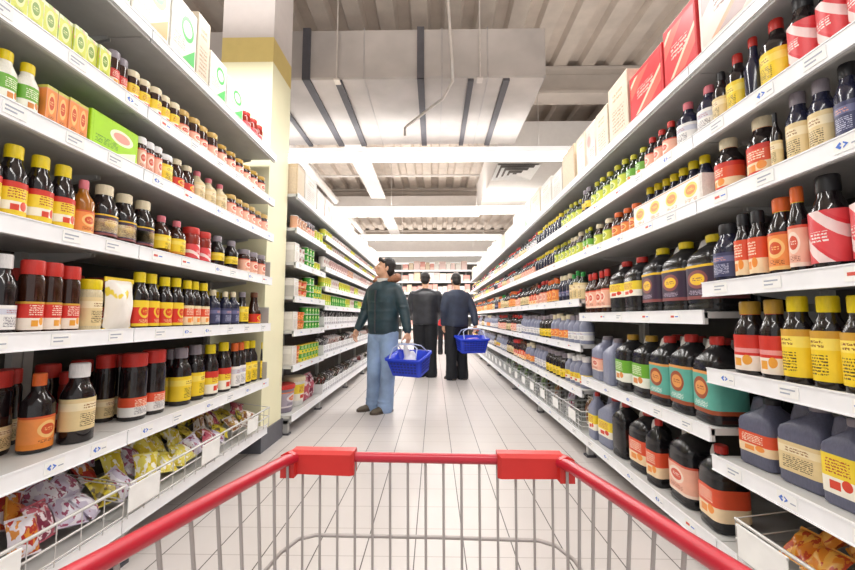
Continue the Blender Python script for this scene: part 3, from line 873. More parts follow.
cartonC('cGreen', 'white carton with green stripes', 'f0f0ea', P2('cp_green', 'e4e4de', '62c46e', 'f0f3ea', 'sheet', 'b8b8b0'))
cartonC('cCream', 'plain cream carton', 'd9ccb8', P2('cp_cream', 'd9ccba', 'e2d4c0', 'b9a184', 'lines', 'b39a80'))
cartonC('cOrange', 'white carton with orange print', 'f2eee4', P2('cp_orange', 'e2ddd4', 'e8b071', '62c46e', 'sheet', 'b8b0a4'))
cartonC('cRed', 'bright red carton', 'd2373c', P2('cp_red', 'd8383e', 'e86a5a', 'f6d2b8', 'diag', 'f4c8bc'), flat['dkred'])
cartonC('cPink', 'pale pink carton', 'efd6cf', P2('cp_pink', 'e0c6be', 'e8b4ac', 'd88a80', 'sheet', 'b0706a'))
cartonC('cStripe', 'pale carton with brown brush stripes', 'ece2d8', P2('cp_stripe', 'ded2c8', 'b39a98', 'e4a07c', 'diag', '8a6a62'))
cartonC('cWhite', 'plain white carton', 'd6d1ca', P2('cp_white', 'd8d3cc', 'e4e0da', 'c9b7a6', 'lines', 'bdb4ac'))
cartonC('cRose', 'rosy carton', 'd3968a', P2('cp_rose', 'd89c90', 'e8c4b4', 'b8604e', 'block', '9a5a50'))
cartonC('cTan', 'tan brown carton', 'cdb79a', M('cp_tan', 'd6c3a8', .6))


def cartons(side, X, z, where, items):
    """items: (x0, x1, style, height, depth, inset) columns of the photograph"""
    for x0, x1, key, h, d, ins in items:
        Xf = side * (X + ins)
        ya, yb = ysolve(x0, Xf, z + h * .4), ysolve(x1, Xf, z + h * .4)
        place(key, side * (X + ins + d / 2), (ya + yb) / 2, z, d / 2, h, where, ry=abs(yb - ya) / 2 * .985)


cartons(-1, XL, LZ[0] + DT, W[0], [(92, 132, 'cGreen', .34, .36, .01), (133, 170, 'cOrange', .34, .36, .01), (171, 196, 'cGreen', .33, .36, .01), (197, 209, 'cCream', .38, .34, .01), (210, 226, 'cGreen', .25, .34, .01), (227, 243, 'cGreen', .22, .34, .01)])
row(-1, XL, LZ[0] + DT, W[0], [(243, 262, 3, 'redS', .15)])
row(-1, XL, LZ[1] + DT, W[1], [(-40, 104, 9, 'packG', .13), (106, 126, 2, 'jarP', .16), (127, 177, 5, 'jarC', .15), (178, 216, 4, 'bottTan', .16), (217, 264, 6, 'jarY', .14)])
row(-1, XL, LZ[2] + DT, W[2], [(-30, 38, 3, 'whiteY', .18), (40, 82, 4, 'packO', .14), (83, 133, 1, 'boxG', .15), (135, 159, 3, 'jarPink', .16), (159, 172, 1, 'jarYel', .15), (173, 194, 2, 'brownRed', .17), (195, 226, 3, 'pinkcap', .18), (227, 270, 6, 'tanlid', .15)])
row(-1, XL, LZ[3] + DT, W[3], [(-28, 76, 4, 'soyYW', .245), (77, 95, 1, 'amber', .22), (97, 156, 3, 'dkcream', .235), (158, 186, 2, 'pinkY', .2), (187, 212, 2, 'redS', .19), (213, 240, 2, 'dkYel', .2), (241, 266, 3, 'pinkdk', .17)])
row(-1, XL, LZ[4] + DT, W[4], [(-40, 20, 2, 'whitecap', .25), (21, 80, 3, 'redcap', .24), (84, 103, 1, 'yelJ', .2), (134, 182, 4, 'yelred', .255), (183, 208, 3, 'yelora', .25), (209, 223, 1, 'navy', .22), (224, 238, 2, 'navy', .22), (239, 251, 1, 'dkyel2', .23), (252, 267, 1, 'oyster', .24)])
row(-1, XL, LZ[5] + DT, W[5], [(-25, 22, 1, 'creamD2', .29, .2), (29, 57, 1, 'oraD', .27, .10), (58, 70, 1, 'redS', .25, .24), (70, 100, 1, 'creamD', .3, .05), (101, 130, 2, 'creamD2', .3, .2), (131, 166, 2, 'redcapL', .31, .08), (168, 178, 1, 'greycapY', .3, .13), (178, 207, 2, 'greycapY', .31, .06), (196, 208, 1, 'greycapW', .3, .14), (208, 232, 2, 'yelcapRY', .31, .04), (233, 245, 2, 'redcapW', .3, .04), (245, 257, 2, 'yelcapY', .3, .04), (258, 266, 1, 'yelcapY', .28, .04)])
# second rank of bottles behind the front ones where the photograph shows their tops
for z, wh, ks, h, x0, x1, n in ((LZ[4] + DT, 'back of fifth shelf, rack before cream column', ['redcap', 'yelred', 'yelora'], .24, 20, 250, 14), (LZ[3] + DT, 'back of fourth shelf, rack before cream column', ['soyYW', 'dkcream', 'dkYel'], .23, 0, 250, 13), (LZ[5] + DT, 'back of sixth shelf, rack before cream column', ['creamD2', 'redcapL', 'greycapW'], .28, 10, 255, 12)):
    ya, yb = ysolve(x0, -1.5, z), ysolve(x1, -1.5, z)
    for i in range(n):
        place(ks[i * len(ks) // n], -1.62, ya + (yb - ya) * (i + .5) / n, z, .044, h, wh, detail=False)
pw = style('pouchW', 'food_pouch', 'pouch', 'white-and-yellow stand-up food pouch', lambda g: pouch(g, P('pouch_white', 'f0eae2', 'f3efe9', 'e9cf3a', (1, 1, 1.6), thr=(.4, .6)), flat['yellow']), .1)
y_ = ysolve(119, -1.33, 1.08); place('pouchW', -1.335, y_, LZ[4] + DT, .035, .21, W[4], ry=.075)


def bagstyle(key, look, c1, c2, c3):
    style(key, 'snack_bag', 'bag', look, lambda g: pouch(g, P('bag_' + key, c1, c2, c3, (1.3, 1.9, 2.8), rough=.28, thr=(.5, .55)), M('seal_' + key, c2, .35)), 1)


bagstyle('bRed', 'red-and-white plastic food bag', 'b32a22', 'e6dfe6', 'd88a2c')
bagstyle('bWhite', 'white-and-lilac plastic food bag', 'e2dfe8', 'c8c0d4', '9a4a6a')
bagstyle('bYel', 'yellow plastic food bag', 'd9c21c', 'e8dc66', 'f4f2e6')
bagstyle('bOlive', 'olive yellow plastic food bag', 'a8941c', 'd2c23a', '5a4a16')
bagstyle('bBrown', 'brown-and-white plastic food bag', '8a5a3a', 'e4dcd6', 'b8903c')
bagstyle('bPur', 'purple-red plastic food bag', '7c2440', 'c05a6c', 'e8d8dc')
bagstyle('bOr', 'orange plastic food bag', 'e38a22', 'f0b04a', 'c84a1c')
bagstyle('bGreen', 'green-and-white plastic food bag', '5a7a3a', 'dfe4da', '93a884')


def bagpile(side, X, z0, Y0, Y1, keyf, where, nlay=4, step=.086, d0=.07, detail=True, rise=.055):
    for lay in range(nlay):
        y = Y0 + (lay % 2) * step * .5
        while y < Y1:
            x = X + d0 + lay * .1 + random.uniform(-.02, .02)
            z = z0 + .05 + lay * rise + random.uniform(0, .02)
            rot = (random.uniform(-.75, .75), side * random.uniform(.35, .95), random.uniform(-.6, .6))
            w = random.uniform(.042, .056)
            place(keyf(y, lay), side * x, y, z, .024, random.uniform(.105, .135), where, rot=rot, ry=w, detail=detail)
            y += step * random.uniform(.92, 1.08)


def lk(y, lay):
    if y < 1.45: return random.choice(['bRed', 'bWhite', 'bRed', 'bPur', 'bOr'])
    if y < 1.8: return random.choice(['bWhite', 'bYel', 'bWhite', 'bOlive', 'bRed'])
    if y < 2.3: return random.choice(['bYel', 'bOlive', 'bYel', 'bWhite'])
    return random.choice(['bBrown', 'bOlive', 'bPur', 'bBrown', 'bWhite'])


bagpile(-1, XL, LZ[6] + .022, .95, 2.9, lk, 'bottom bin of rack before cream column', 3)


def fence(parent, side, hy0, hy1, z0, z1, cards, off=-.015):
    """wire front of a bin, in the rack's own frame"""
    mb = MB(); s = side
    n = int((hy1 - hy0) / .09)
    for zz, r in ((z1, .006), (z0 + (z1 - z0) * .5, .0042), (z0 + .012, .003)):
        mb.tube([(s * off, hy0, zz), (s * off, hy1, zz)], r, wire_m, 6)
    for i in range(n + 1):
        y = hy0 + (hy1 - hy0) * i / n
        mb.tube([(s * off, y, z0 - .01), (s * off, y, z1)], .002, wire_m, 5)
    for y in (hy0, hy1):
        for zz in (z1, z0 + (z1 - z0) * .5):
            mb.tube([(s * off, y, zz), (s * .35, y, zz + .05)], .0025, wire_m, 5)
    fo = mb.build('wire_fence', parent)
    for yc, w, h in cards:
        c = MB(); c.box(-.0015, .0015, -w / 2, w / 2, -h, 0, card_w); c.box(-.004, .004, -w / 2, w / 2, -.006, .002, card_w)
        c.build('price_card', fo, (s * (off - .007), yc, z1 - .012))


c1, c2 = (.28 + 1.63) / 2, (1.63 + 3.01) / 2
fence(rkL1, -1, -.66, .66, LZ[6] + .035, LZ[6] + .165, [(1.13 - c1, .17, .1)])
fence(rkL2, -1, -.68, .68, LZ[6] + .035, LZ[6] + .165, [(1.72 - c2, .18, .1), (2.22 - c2, .17, .1), (2.72 - c2, .15, .09)])

# ------------------------------------------------------------------ right racks: goods
N1, N2, N3 = 'near right rack', 'black jug rack', 'far right racks'
sh = ['top', 'second', 'third', 'fourth', 'fifth', 'sixth', 'bottom']


def wR(i, r): return sh[i] + ' shelf of ' + r


cartons(1, XR, RZ1[0] + DT, wR(0, N1), [(790, 771, 'cRed', .30, .36, .01)])
cartons(1, XR, RZ1[0] + DT, wR(0, 'right racks'), [(770, 699, 'cStripe', .33, .36, .01), (697, 664, 'cRed', .30, .36, .01), (663, 630, 'cRed', .27, .36, .01), (628, 609, 'cCream', .36, .3, .01), (608, 596, 'cCream', .31, .3, .02), (595, 586, 'cPink', .32, .3, .03), (585, 577, 'cCream', .31, .3, .02)])
row(1, XR, RZ1[1] + DT, wR(1, N1), [(880, 787, 3, 'dkRW', .25), (786, 760, 1, 'redcapY', .25), (759, 744, 1, 'redcapD', .25), (743, 726, 1, 'redcapY', .24), (726, 713, 1, 'dkS', .22), (712, 696, 1, 'whiteL', .22)])
row(1, XR, RZ1[1] + DT, wR(1, N2), [(694, 676, 1, 'whiteL', .22), (675, 646, 3, 'redpink', .19), (645, 627, 2, 'greenS', .18), (626, 592, 5, 'yelgreen', .2), (591, 578, 2, 'dkYel', .2)])
row(1, XR, RZ1[2] + DT, wR(2, N1), [(890, 832, 2, 'dkplain', .23), (830, 786, 2, 'creamjug', .23), (784, 775, 1, 'dkS', .2), (773, 743, 1, 'creamRed', .225), (739, 711, 1, 'creamRed', .22)])
tk = style('trayW', 'display_carton', 'carton', 'open white-and-orange display carton holding yellow-capped bottles', lambda g: tray(g, M('tray_white', 'eeeae4', .6), P2('tray_print', 'f0ece4', 'f0cf58', 'e88a3c', 'oval', 'c87a3c', rep=4)), 1)
zt = RZ1[2] + DT
ya, yb = ysolve(709, 1.16, zt + .08), ysolve(641, 1.16, zt + .08)
place('trayW', XR + .1, (ya + yb) / 2, zt, .085, .12, wR(2, N2), ry=(yb - ya) / 2)
runY(1, XR, zt + .008, wR(2, N2), ya + .02, yb - .02, 7, 'yelcap', .21, .04)
row(1, XR, zt, wR(2, N2), [(639, 613, 3, 'brownO', .17), (612, 593, 2, 'whiteS', .17), (592, 578, 2, 'greenS', .18)])
row(1, XR, RZ1[3] + DT, wR(3, N1), [(905, 845, 1, 'dkRW', .28), (842, 808, 1, 'dkRW', .29), (807, 790, 1, 'oraW', .28), (789, 766, 1, 'oraO', .27), (765, 735, 2, 'redD', .25), (734, 712, 1, 'dkplain', .24)])
row(1, XR, RZ2[3] + DT, wR(3, N2), [(714, 639, 3, 'jugBY', .345), (638, 609, 2, 'jugYel', .33), (608, 580, 4, 'redpinkB', .3)])
row(1, XR, RZ1[4] + DT, wR(4, N1), [(920, 781, 4, 'yelY', .275), (780, 757, 1, 'redR', .27), (756, 732, 1, 'redR', .27)])
row(1, XR, RZ2[4] + DT, wR(4, N2), [(735, 691, 1, 'jugTeal', .36), (690, 668, 1, 'jugTeal', .36), (667, 648, 1, 'jugTeal', .35), (647, 613, 2, 'jugGreen', .34), (613, 602, 1, 'greyplain', .3), (602, 582, 1, 'greyjug', .31)])
row(1, XR, RZ1[5] + DT, wR(5, N1), [(905, 862, 1, 'greyYel', .26, .04), (861, 820, 1, 'greyYel', .26, .04), (818, 773, 1, 'greyY', .27, .04), (771, 738, 1, 'greydk', .25, .05)])
row(1, XR, RZ2[5] + DT, wR(6, N2), [(722, 697, 1, 'jugOr', .34), (696, 660, 1, 'jugOrY', .36), (659, 647, 1, 'jugOr', .34), (647, 623, 1, 'jugOr', .34), (622, 611, 1, 'jugPlain', .34), (610, 597, 1, 'greyjugR', .33), (596, 583, 1, 'greyjugR', .33)])
bagpile(1, XR, RZ1[6] + .022, .8, 1.42, lambda y, l: random.choice(['bOr', 'bYel', 'bOlive', 'bOr']), 'bottom bin of near right rack', 3, d0=.09)
c1 = (.26 + 1.61) / 2
fence(rkR1, 1, -.66, .55, RZ1[6] + .035, RZ1[6] + .17, [(1.37 - c1, .2, .11), (.75 - c1, .18, .1)])
# back rank
for z, wh, key, h, Y0, Y1, n in ((RZ1[3] + DT, 'back row of fourth shelf, near right rack', 'dkplain', .26, .95, 1.55, 5), (RZ1[2] + DT, 'back row of third shelf, near right rack', 'dkS', .21, .95, 1.55, 5), (RZ1[1] + DT, 'back row of second shelf, near right rack', 'dkplain', .22, .95, 1.55, 5), (RZ2[3] + DT, 'back row of fourth shelf, black jug rack', 'jugPlain', .34, 1.7, 2.5, 4), (RZ2[4] + DT, 'back row of fifth shelf, black jug rack', 'jugPlain', .34, 1.7, 2.5, 4)):
    for i in range(n):
        r = .045 if 'jug' not in key else .085
        place(key, XR + .38, Y0 + (Y1 - Y0) * (i + .5) / n, z, r, h, wh, detail=False)

# far right racks: individual goods up to SPLIT, a mass of distant bottles beyond
SPLIT, RE = 6.4, R_END - .05
seqs = {
    1: (['yelgreen', 'navyY', 'navyY', 'whiteD', 'dkS', 'redpink', 'whiteD', 'dkS', 'redpink', 'creamT', 'whiteD', 'pinkL'], .19),
    2: (['whiteS', 'yelgreen', 'navyY', 'navyY', 'redpink', 'redpink', 'dkS', 'whiteD', 'redpink', 'dkS', 'pinkL'], .19),
    3: (['creamT', 'navyP', 'oraO', 'redpink', 'oraL', 'dkS', 'redpink', 'oraO', 'dkS'], .24),
    4: (['greyP', 'greyG', 'yelBand', 'greyP', 'greyP', 'whiteD', 'redpink', 'dkS', 'redpink'], .24),
    5: (['greyB', 'yelBand', 'greyP', 'greyG', 'oraL', 'redcap', 'dkS', 'greyP'], .24)}


def stuffmass(name, label, cat, items):
    """distant goods nobody can tell apart: one object"""
    mb = MB()
    for key, x, y, z, r, h in items:
        parts = {}
        ST[key]['fn'](lambda n: parts.setdefault(n, MB()))
        T = Matrix.Translation((x, y, z)) @ Matrix.Rotation(PI if x > 0 else 0, 4, 'Z') @ Matrix.Diagonal((r, r, h, 1))
        for q in parts.values():
            if q.v: mb.absorb(q, T)
    o = mb.build(name); tag(o, label, cat, kind='stuff')
    return o


mass = []
for i, (ks, h) in seqs.items():
    y = 3.03; q = 0; z = RZ1[i] + DT
    while y < RE - .1:
        key = ks[q % len(ks)] if q < len(ks) else random.choice(ks)
        r = .043 if 'grey' not in key and key != 'yelBand' else .055
        cnt = random.choice((3, 4, 5))
        for c in range(cnt):
            if y > RE - .1: break
            hh = h * random.uniform(.92, 1.04)
            x = XR + .03 + r + random.uniform(0, .015)
            if y < SPLIT:
                place(key, x, y + r, z, r, hh, wR(i, N3), detail=y < 3.6)
            else:
                mass.append((key, x, y + r, z, r, hh))
            y += 2 * r + .006
        y += random.choice((0, .01, .05)); q += 1
stuffmass('sauce_bottle', 'mass of small distant sauce bottles at the far end of the right racks', 'bottle', mass)
y = 3.02; q = 0
ks = ['cTan', 'cWhite', 'cWhite', 'cCream', 'cGreen', 'cWhite', 'cPink', 'cWhite', 'cCream', 'cTan', 'cWhite', 'cWhite', 'cGreen', 'cWhite', 'cCream']
while y < RE - .3:
    w = random.uniform(.26, .42); place(ks[q % len(ks)], XR + .19, y + w / 2, RZ1[0] + DT, .17, random.uniform(.24, .36), wR(0, N3), ry=w / 2 * .97); y += w + .01; q += 1
# base of the far right racks: bags in white wire bins
bin_m = M('bin_white', 'dfe0e0', .4)
style('binW', 'wire_bin', 'bin', 'white wire bin of bagged goods', lambda g: binfn(g), 1)


def binfn(g):
    b = g('bin_body')
    for zz in (.02, .25, .5, .75, 1.0):
        b.tube([(1, -1, zz), (1, 1, zz), (-1, 1, zz), (-1, -1, zz)], .018 if zz < 1 else .035, bin_m, 5, closed=True)
    for k in range(7):
        u = -1 + 2 * k / 6
        for s_ in (-1, 1):
            b.tube([(u, s_, .02), (u, s_, 1)], .016, bin_m, 5); b.tube([(s_, u, .02), (s_, u, 1)], .016, bin_m, 5)
    c = g('price_card'); c.box(-1.05, -1.03, -.45, .35, .3, .85, card_w)


y = 3.05; q = 0
while y < RE - .3:
    place('binW', XR + .19, y + .21, RZ1[6] + DT, .165, .15, wR(6, N3), ry=.2, detail=y < 5)
    for c in range(3):
        if y < 6.6:
            place(random.choice(['bGreen', 'bWhite', 'bGreen', 'bBrown']), XR + .12 + .05 * c, y + .1 + c * .11, RZ1[6] + DT + .03, .03, random.uniform(.17, .21), wR(6, N3), rot=(random.uniform(-.2, .2), random.uniform(.1, .35), random.uniform(-.3, .3)), ry=.06, detail=False)
    y += .43

# ------------------------------------------------------------------ far left racks: tins, tubs, sachets
F1, F2 = 'rack past cream column', 'far left racks'
A0 = 3.5
wA = lambda i: sh[i] + ' shelf of ' + F1
y = 3.5; q = 0; ks = ['cTan', 'cWhite', 'cWhite', 'cPink', 'cWhite', 'cWhite', 'cCream', 'cWhite', 'cPink', 'cWhite', 'cWhite', 'cWhite', 'cCream']
while y < 11.4:
    w = .2 if q == 0 else random.uniform(.2, .42); place(ks[q % len(ks)], -(XL2 + .18), y + w / 2, 2.17 + DT, .16, random.uniform(.24, .32), 'top shelf of the left racks past the column', ry=w / 2 * .97); y += w + .01; q += 1
runY(-1, XL2, L2A[1] + DT, wA(1), 3.52, 3.86, 4, 'canP', .13); runY(-1, XL2, L2A[1] + DT, wA(1), 3.87, 4.1, 3, 'pinkdk', .16); runY(-1, XL2, L2A[1] + DT, wA(1), 4.12, 4.4, 3, 'canL', .13)
for i, kk, n in ((2, 'cWhite', 1), (3, 'cWhite', 1), (4, 'cWhite', 1), (5, 'cWhite', 1)):
    place('cWhite', -(XL2 + .14), 3.56, L2A[i] + DT, .115, .19 if i == 2 else .17, wA(i), ry=.06)


def stack(key, i, ys, h, lay, r=None, extra=''):
    for yv in ys:
        for l in range(lay):
            place(key, -(XL2 + .03 + (r or .045)), yv, L2A[i] + DT + l * h, r or .045, h * .99, wA(i), extra=extra)


stack('canW', 2, (3.68, 3.775), .085, 2); stack('canG', 2, (3.9, 3.995, 4.09), .07, 3); stack('canL', 2, (4.2, 4.3), .1, 1)
stack('tubO', 3, (3.72, 3.87), .085, 2, .068); stack('canG', 3, (4.0, 4.1), .075, 3); stack('canY', 3, (4.2, 4.3, 4.39), .08, 2, .04)
stack('tubT', 4, (3.70, 3.81), .085, 2, .05); stack('canG', 4, (3.92, 4.02, 4.12, 4.22, 4.32), .075, 3)
stack('tubT', 5, (3.7,), .16, 1, .06); stack('canY', 5, (3.82, 3.92, 4.02, 4.12, 4.22, 4.32), .08, 2)
place('bucketR', -(XL2 + .17), 3.64, L2A[6] + DT, .125, .25, wA(6)); place('bucketR', -(XL2 + .395), 3.62, L2A[6] + DT, .09, .26, 'bottom shelf, behind the front bucket, past the column')
place('bucketW', -(XL2 + .15), 3.92, L2A[6] + DT, .11, .28, wA(6)); place('bucketW', -(XL2 + .385), 3.95, L2A[6] + DT, .09, .28, 'back of bottom shelf past the column')
for j in range(2):
    place('bPur', -(XL2 + .1), 4.12 + j * .16, L2A[6] + DT + .005, .05, .25, wA(6), rot=(0, -.1, 0), ry=.07)
mass = []
for i, ks, h in ((1, ['canL', 'canW', 'canR', 'canW', 'canP'], .092), (2, ['canL', 'canW', 'canL', 'canW', 'canP'], .088), (3, ['canW', 'canR', 'canW', 'canP'], .13), (4, ['canL', 'canW', 'canW', 'canR'], .13), (5, ['canL', 'canG', 'canW', 'canP'], .14)):
    y = 4.47; q = 0
    while y < 11.4:
        key = ks[min(q, 1) if q < 2 else random.randrange(len(ks))]; r = .043
        for c in range(random.choice((3, 4))):
            if y > 11.6: break
            if y < 6.0:
                place(key, -(XL2 + .03 + r), y + r, L2B[i] + DT, r, h, sh[i] + ' shelf of ' + F2, detail=False)
            else:
                mass.append((key, -(XL2 + .03 + r), y + r, L2B[i] + DT, r, h))
            y += 2 * r + .006
        y += .03; q += 1
stuffmass('food_tin', 'mass of small distant tins at the far end of the left racks', 'tin', mass)
# trays of sachets on the lower shelves
style('trayS', 'sachet_tray', 'tray', 'white open sachet tray', lambda g: tray(g, M('tray_pale', 'e6e6e6', .5), P2('tray_grey_print', 'e9e9ea', 'd0d0d6', '8c888e', 'block', '8a8890', rep=3)), 1)
bagstyle('sGrey', 'slanted grey sachet', '9a969a', '4a4648', 'e6e2e0'); bagstyle('sRed', 'slanted dark red sachet', '6a2a26', '3a3a2e', 'c8beb2'); bagstyle('sPale', 'slanted pale pink sachet', 'd8c0b8', 'e6e2e2', 'a86a5e')
for k in ('sGrey', 'sRed', 'sPale'):
    ST[k]['name'] = 'food_sachet'; ST[k]['cat'] = 'sachet'
mass = []
for i, ks in ((6, ['sGrey', 'sGrey', 'sGrey']), (7, ['sGrey', 'sPale', 'sPale', 'sRed']), (8, ['sRed', 'sGrey', 'sRed', 'sGrey'])):
    y = 4.47; q = 0
    while y < 11.4:
        far = y > 6.3
        key = ks[q % len(ks)]
        if y < 8.5:
            place('trayS', -(XL2 + .13), y + .15, L2B[i] + DT, .11, .1, sh[6] + ' but two' * 0 + [' ', ' '][0] * 0 + '' if 0 else ['lower', 'lowest-but-one', 'bottom'][i - 6] + ' tray shelf of ' + F2, ry=.145, detail=False)
        for c in range(5):
            x = -(XL2 + .085 + .012 * (c % 2)); yc = y + .05 + c * .052
            if not far:
                place(key, x - .05, yc, L2B[i] + DT + .034, .016, .15, ['lower', 'lowest-but-one', 'bottom'][i - 6] + ' tray shelf of ' + F2, rot=(.35, .15, PI / 2 + .1), ry=.05, detail=False)
            else:
                mass.append((key, x - .05, yc, L2B[i] + DT + .012, .03, .15))
        y += .31; q += 1
stuffmass('food_sachet', 'mass of distant sachets in trays at the far end of the left racks', 'sachet', mass)

# ------------------------------------------------------------------ far end: rack across the end of the aisle
er = empty('shelf_rack', (0, 15.2, 0)); tag(er, 'tall pale rack closing the far end behind the shoppers', 'shelf rack', 'shelf racks along the aisle')
mb = MB(); mb.box(-2.6, 2.6, .45, .5, .1, 3.2, back_light); mb.build('back_panel', er)
for zz in (.15, .65, 1.1, 1.55, 2.0, 2.45, 2.9):
    mb = MB(); mb.box(-2.6, 2.6, 0, .45, zz - .03, zz, grey_steel); mb.box(-2.6, 2.6, -.01, 0, zz - .05, zz + .02, rail_white); mb.build('shelf', er)
for xx in (-2.58, -1.3, 0, 1.3, 2.58):
    mb = MB(); mb.box(xx - .03, xx + .03, .4, .5, 0, 3.2, grey_steel); mb.build('upright', er)
bagc = ['cPink', 'cTan', 'cPink', 'cRose', 'cOrange', 'cTan']
ecm = ['bottom', 'second-lowest', 'third-lowest', 'middle', 'third-highest', 'second-highest', 'top']
for q, zz in enumerate((.15, .65, 1.1, 1.55, 2.0, 2.45, 2.9)):
    x = -1.25
    while x < 1.25:
        w = random.uniform(.16, .28)
        o = place(random.choice(bagc), x + w / 2, 15.2 + .17, zz + .002, w / 2 * .96, random.uniform(.24, .38), ecm[q] + ' shelf of far end rack', ry=.15)
        x += w + .01
ENDX = {}
for (look, where), os in TALLY.items():
    if 'far end rack' in where:
        ENDX[(look, where)] = os

# ------------------------------------------------------------------ shopping trolley in front
redp = M('trolley_red_paint', 'b81f33', .28, var=.05, spec=.6)
redpl = M('trolley_red_plastic', 'c62a26', .4, var=.05)
wg = M('trolley_wire', 'a9a29f', .38, .35, var=.05)
cart = empty('shopping_trolley', (0, 0, 0)); tag(cart, 'wire shopping trolley with red rim seen from the pushing end', 'shopping trolley')
FL, FR_, NL, NR = Vector((-.253, .715, .80)), Vector((.222, .70, .80)), Vector((-.338, -.12, .888)), Vector((.285, -.12, .888))
mb = MB(); mb.tube([NL, NL.lerp(FL, .5), NL.lerp(FL, .95), FL + Vector((.01, .0, 0))], .0098, redp, 12); mb.build('side_rail', cart)
mb = MB(); mb.tube([NR, NR.lerp(FR_, .5), NR.lerp(FR_, .95), FR_ - Vector((.01, 0, 0))], .0098, redp, 12); mb.build('side_rail', cart)
mb = MB(); mb.tube([FL, FL.lerp(FR_, .5), FR_], .0088, redp, 12); mb.build('front_rail', cart)
for a, b, s in ((FL, FR_, 1), (FR_, FL, -1)):
    d = (b - a).normalized(); ang = math.atan2(d.y, d.x) if s > 0 else math.atan2(-d.y, -d.x)
    mb = MB(); T = Matrix.Translation(a) @ Matrix.Rotation(ang, 4, 'Z')
    prof = [(-.034, -.022, .014), (-.03, .008, .016), (-.018, .013, .017), (.006, .0135, .017), (.012, .008, .016)]
    R = []
    for u in [0, .012, .03, .06, .085, .106, .112]:
        low = -.025 - .002 * (u / .1); thick = .0165 if u < .11 else .012
        if u < .02: low += .0
        R.append([(s * u, -thick, low), (s * u, -thick, .008), (s * u, -.01, .0135), (s * u, .01, .0135), (s * u, thick, .008), (s * u, thick, low)])
    mb.rings(R if s > 0 else R, redpl, True, False, T=T)
    # wing along the side rail
    side = NL if s > 0 else NR
    v = (side - a).normalized()
    Rw = []
    for u in (0, .01, .02, .026):
        c = Vector(a) + v * u; w = .0135 - u * .05; lo = -.025 - u * .25
        px_ = Vector((1, 0, 0))
        Rw.append([tuple(c + px_ * -w + Vector((0, 0, lo))), tuple(c + px_ * -w + Vector((0, 0, .007))), tuple(c + Vector((0, 0, .0125))), tuple(c + px_ * w + Vector((0, 0, .007))), tuple(c + px_ * w + Vector((0, 0, lo)))])
    mb.rings(Rw, redpl, True, False)
    mb.build('corner_cover', cart)
ZB = .42
bl, br = Vector((-.225, .66, ZB)), Vector((.2, .648, ZB))
nbl, nbr = Vector((-.25, .0, ZB + .05)), Vector((.215, .0, ZB + .05))
mb = MB(); nw = 14
for i in range(nw + 1):
    u = (i + .5) / (nw + 1); a = FL.lerp(FR_, u); b = bl.lerp(br, u)
    mb.tube([a, b], .0022, wg, 6)
mb.build('front_wire_panel', cart)
for A, Bn, C, D in ((FL, NL, bl, nbl), (FR_, NR, br, nbr)):
    mb = MB()
    for i in range(17):
        u = .03 + i * .056; mb.tube([A.lerp(Bn, u), C.lerp(D, u)], .0026, wg, 6)
    mb.tube([C, D], .004, wg, 6)
    mb.build('side_wire_panel', cart)
mb = MB(); zz = .665; rr = []
hw = .235
for px_, py_ in ((-.268, .0), (-.262, .58), (-.252, .66), (-.236, .70), (-.21, .713), (0, .71), (.18, .703), (.205, .688), (.222, .65), (.228, .58), (.236, .0)):
    rr.append((px_, py_, zz))
mb.tube(rr, .0032, wg, 6); mb.build('wire_hoop', cart)
mb = MB()
for i in range(9):
    u = i / 8; mb.tube([bl.lerp(br, u), nbl.lerp(nbr, u)], .0026, wg, 6)
for i in range(9):
    u = i / 8; mb.tube([bl.lerp(nbl, u), br.lerp(nbr, u)], .0026, wg, 6)
mb.build('basket_floor', cart)
mb = MB(); mb.tube([NL, NL + Vector((.0, -.1, .08)), NL + Vector((.03, -.14, .1)), NR + Vector((-.03, -.14, .1)), NR + Vector((0, -.1, .08)), NR], .0125, redp, 10); mb.build('push_handle', cart)
for s, A, D in ((-1, NL, nbl), (1, NR, nbr)):
    mb = MB(); mb.tube([A, D, (D.x, -.05, .2), (D.x * .98, .1, .14), (D.x * .8, .62, .12)], .011, wg, 8); mb.build('chassis_tube', cart)
    for yy in (.0, .58):
        fk = MB(); x = D.x * (.97 if yy < .3 else .82)
        fk.box(x - .025, x - .02, yy - .02, yy + .03, .05, .15, wg); fk.box(x + .02, x + .025, yy - .02, yy + .03, .05, .15, wg); fk.box(x - .025, x + .025, yy - .02, yy + .03, .12, .15, wg)
        w = fk.build('caster_fork', cart); T = Matrix.Translation((x, yy, .055)) @ Matrix.Rotation(PI / 2, 4, 'Y')
        wm = MB(); wm.lathe([(.03, -.016), (.053, -.013), (.055, 0), (.053, .013), (.03, .016)], black_rub, 18, T=T); wm.build('wheel', w)

# ------------------------------------------------------------------ people
skin = M('skin', 'd9a98c', .5, var=.05, scale=30)
hairm = M('dark_hair', '241d1d', .55, var=.2, scale=60)


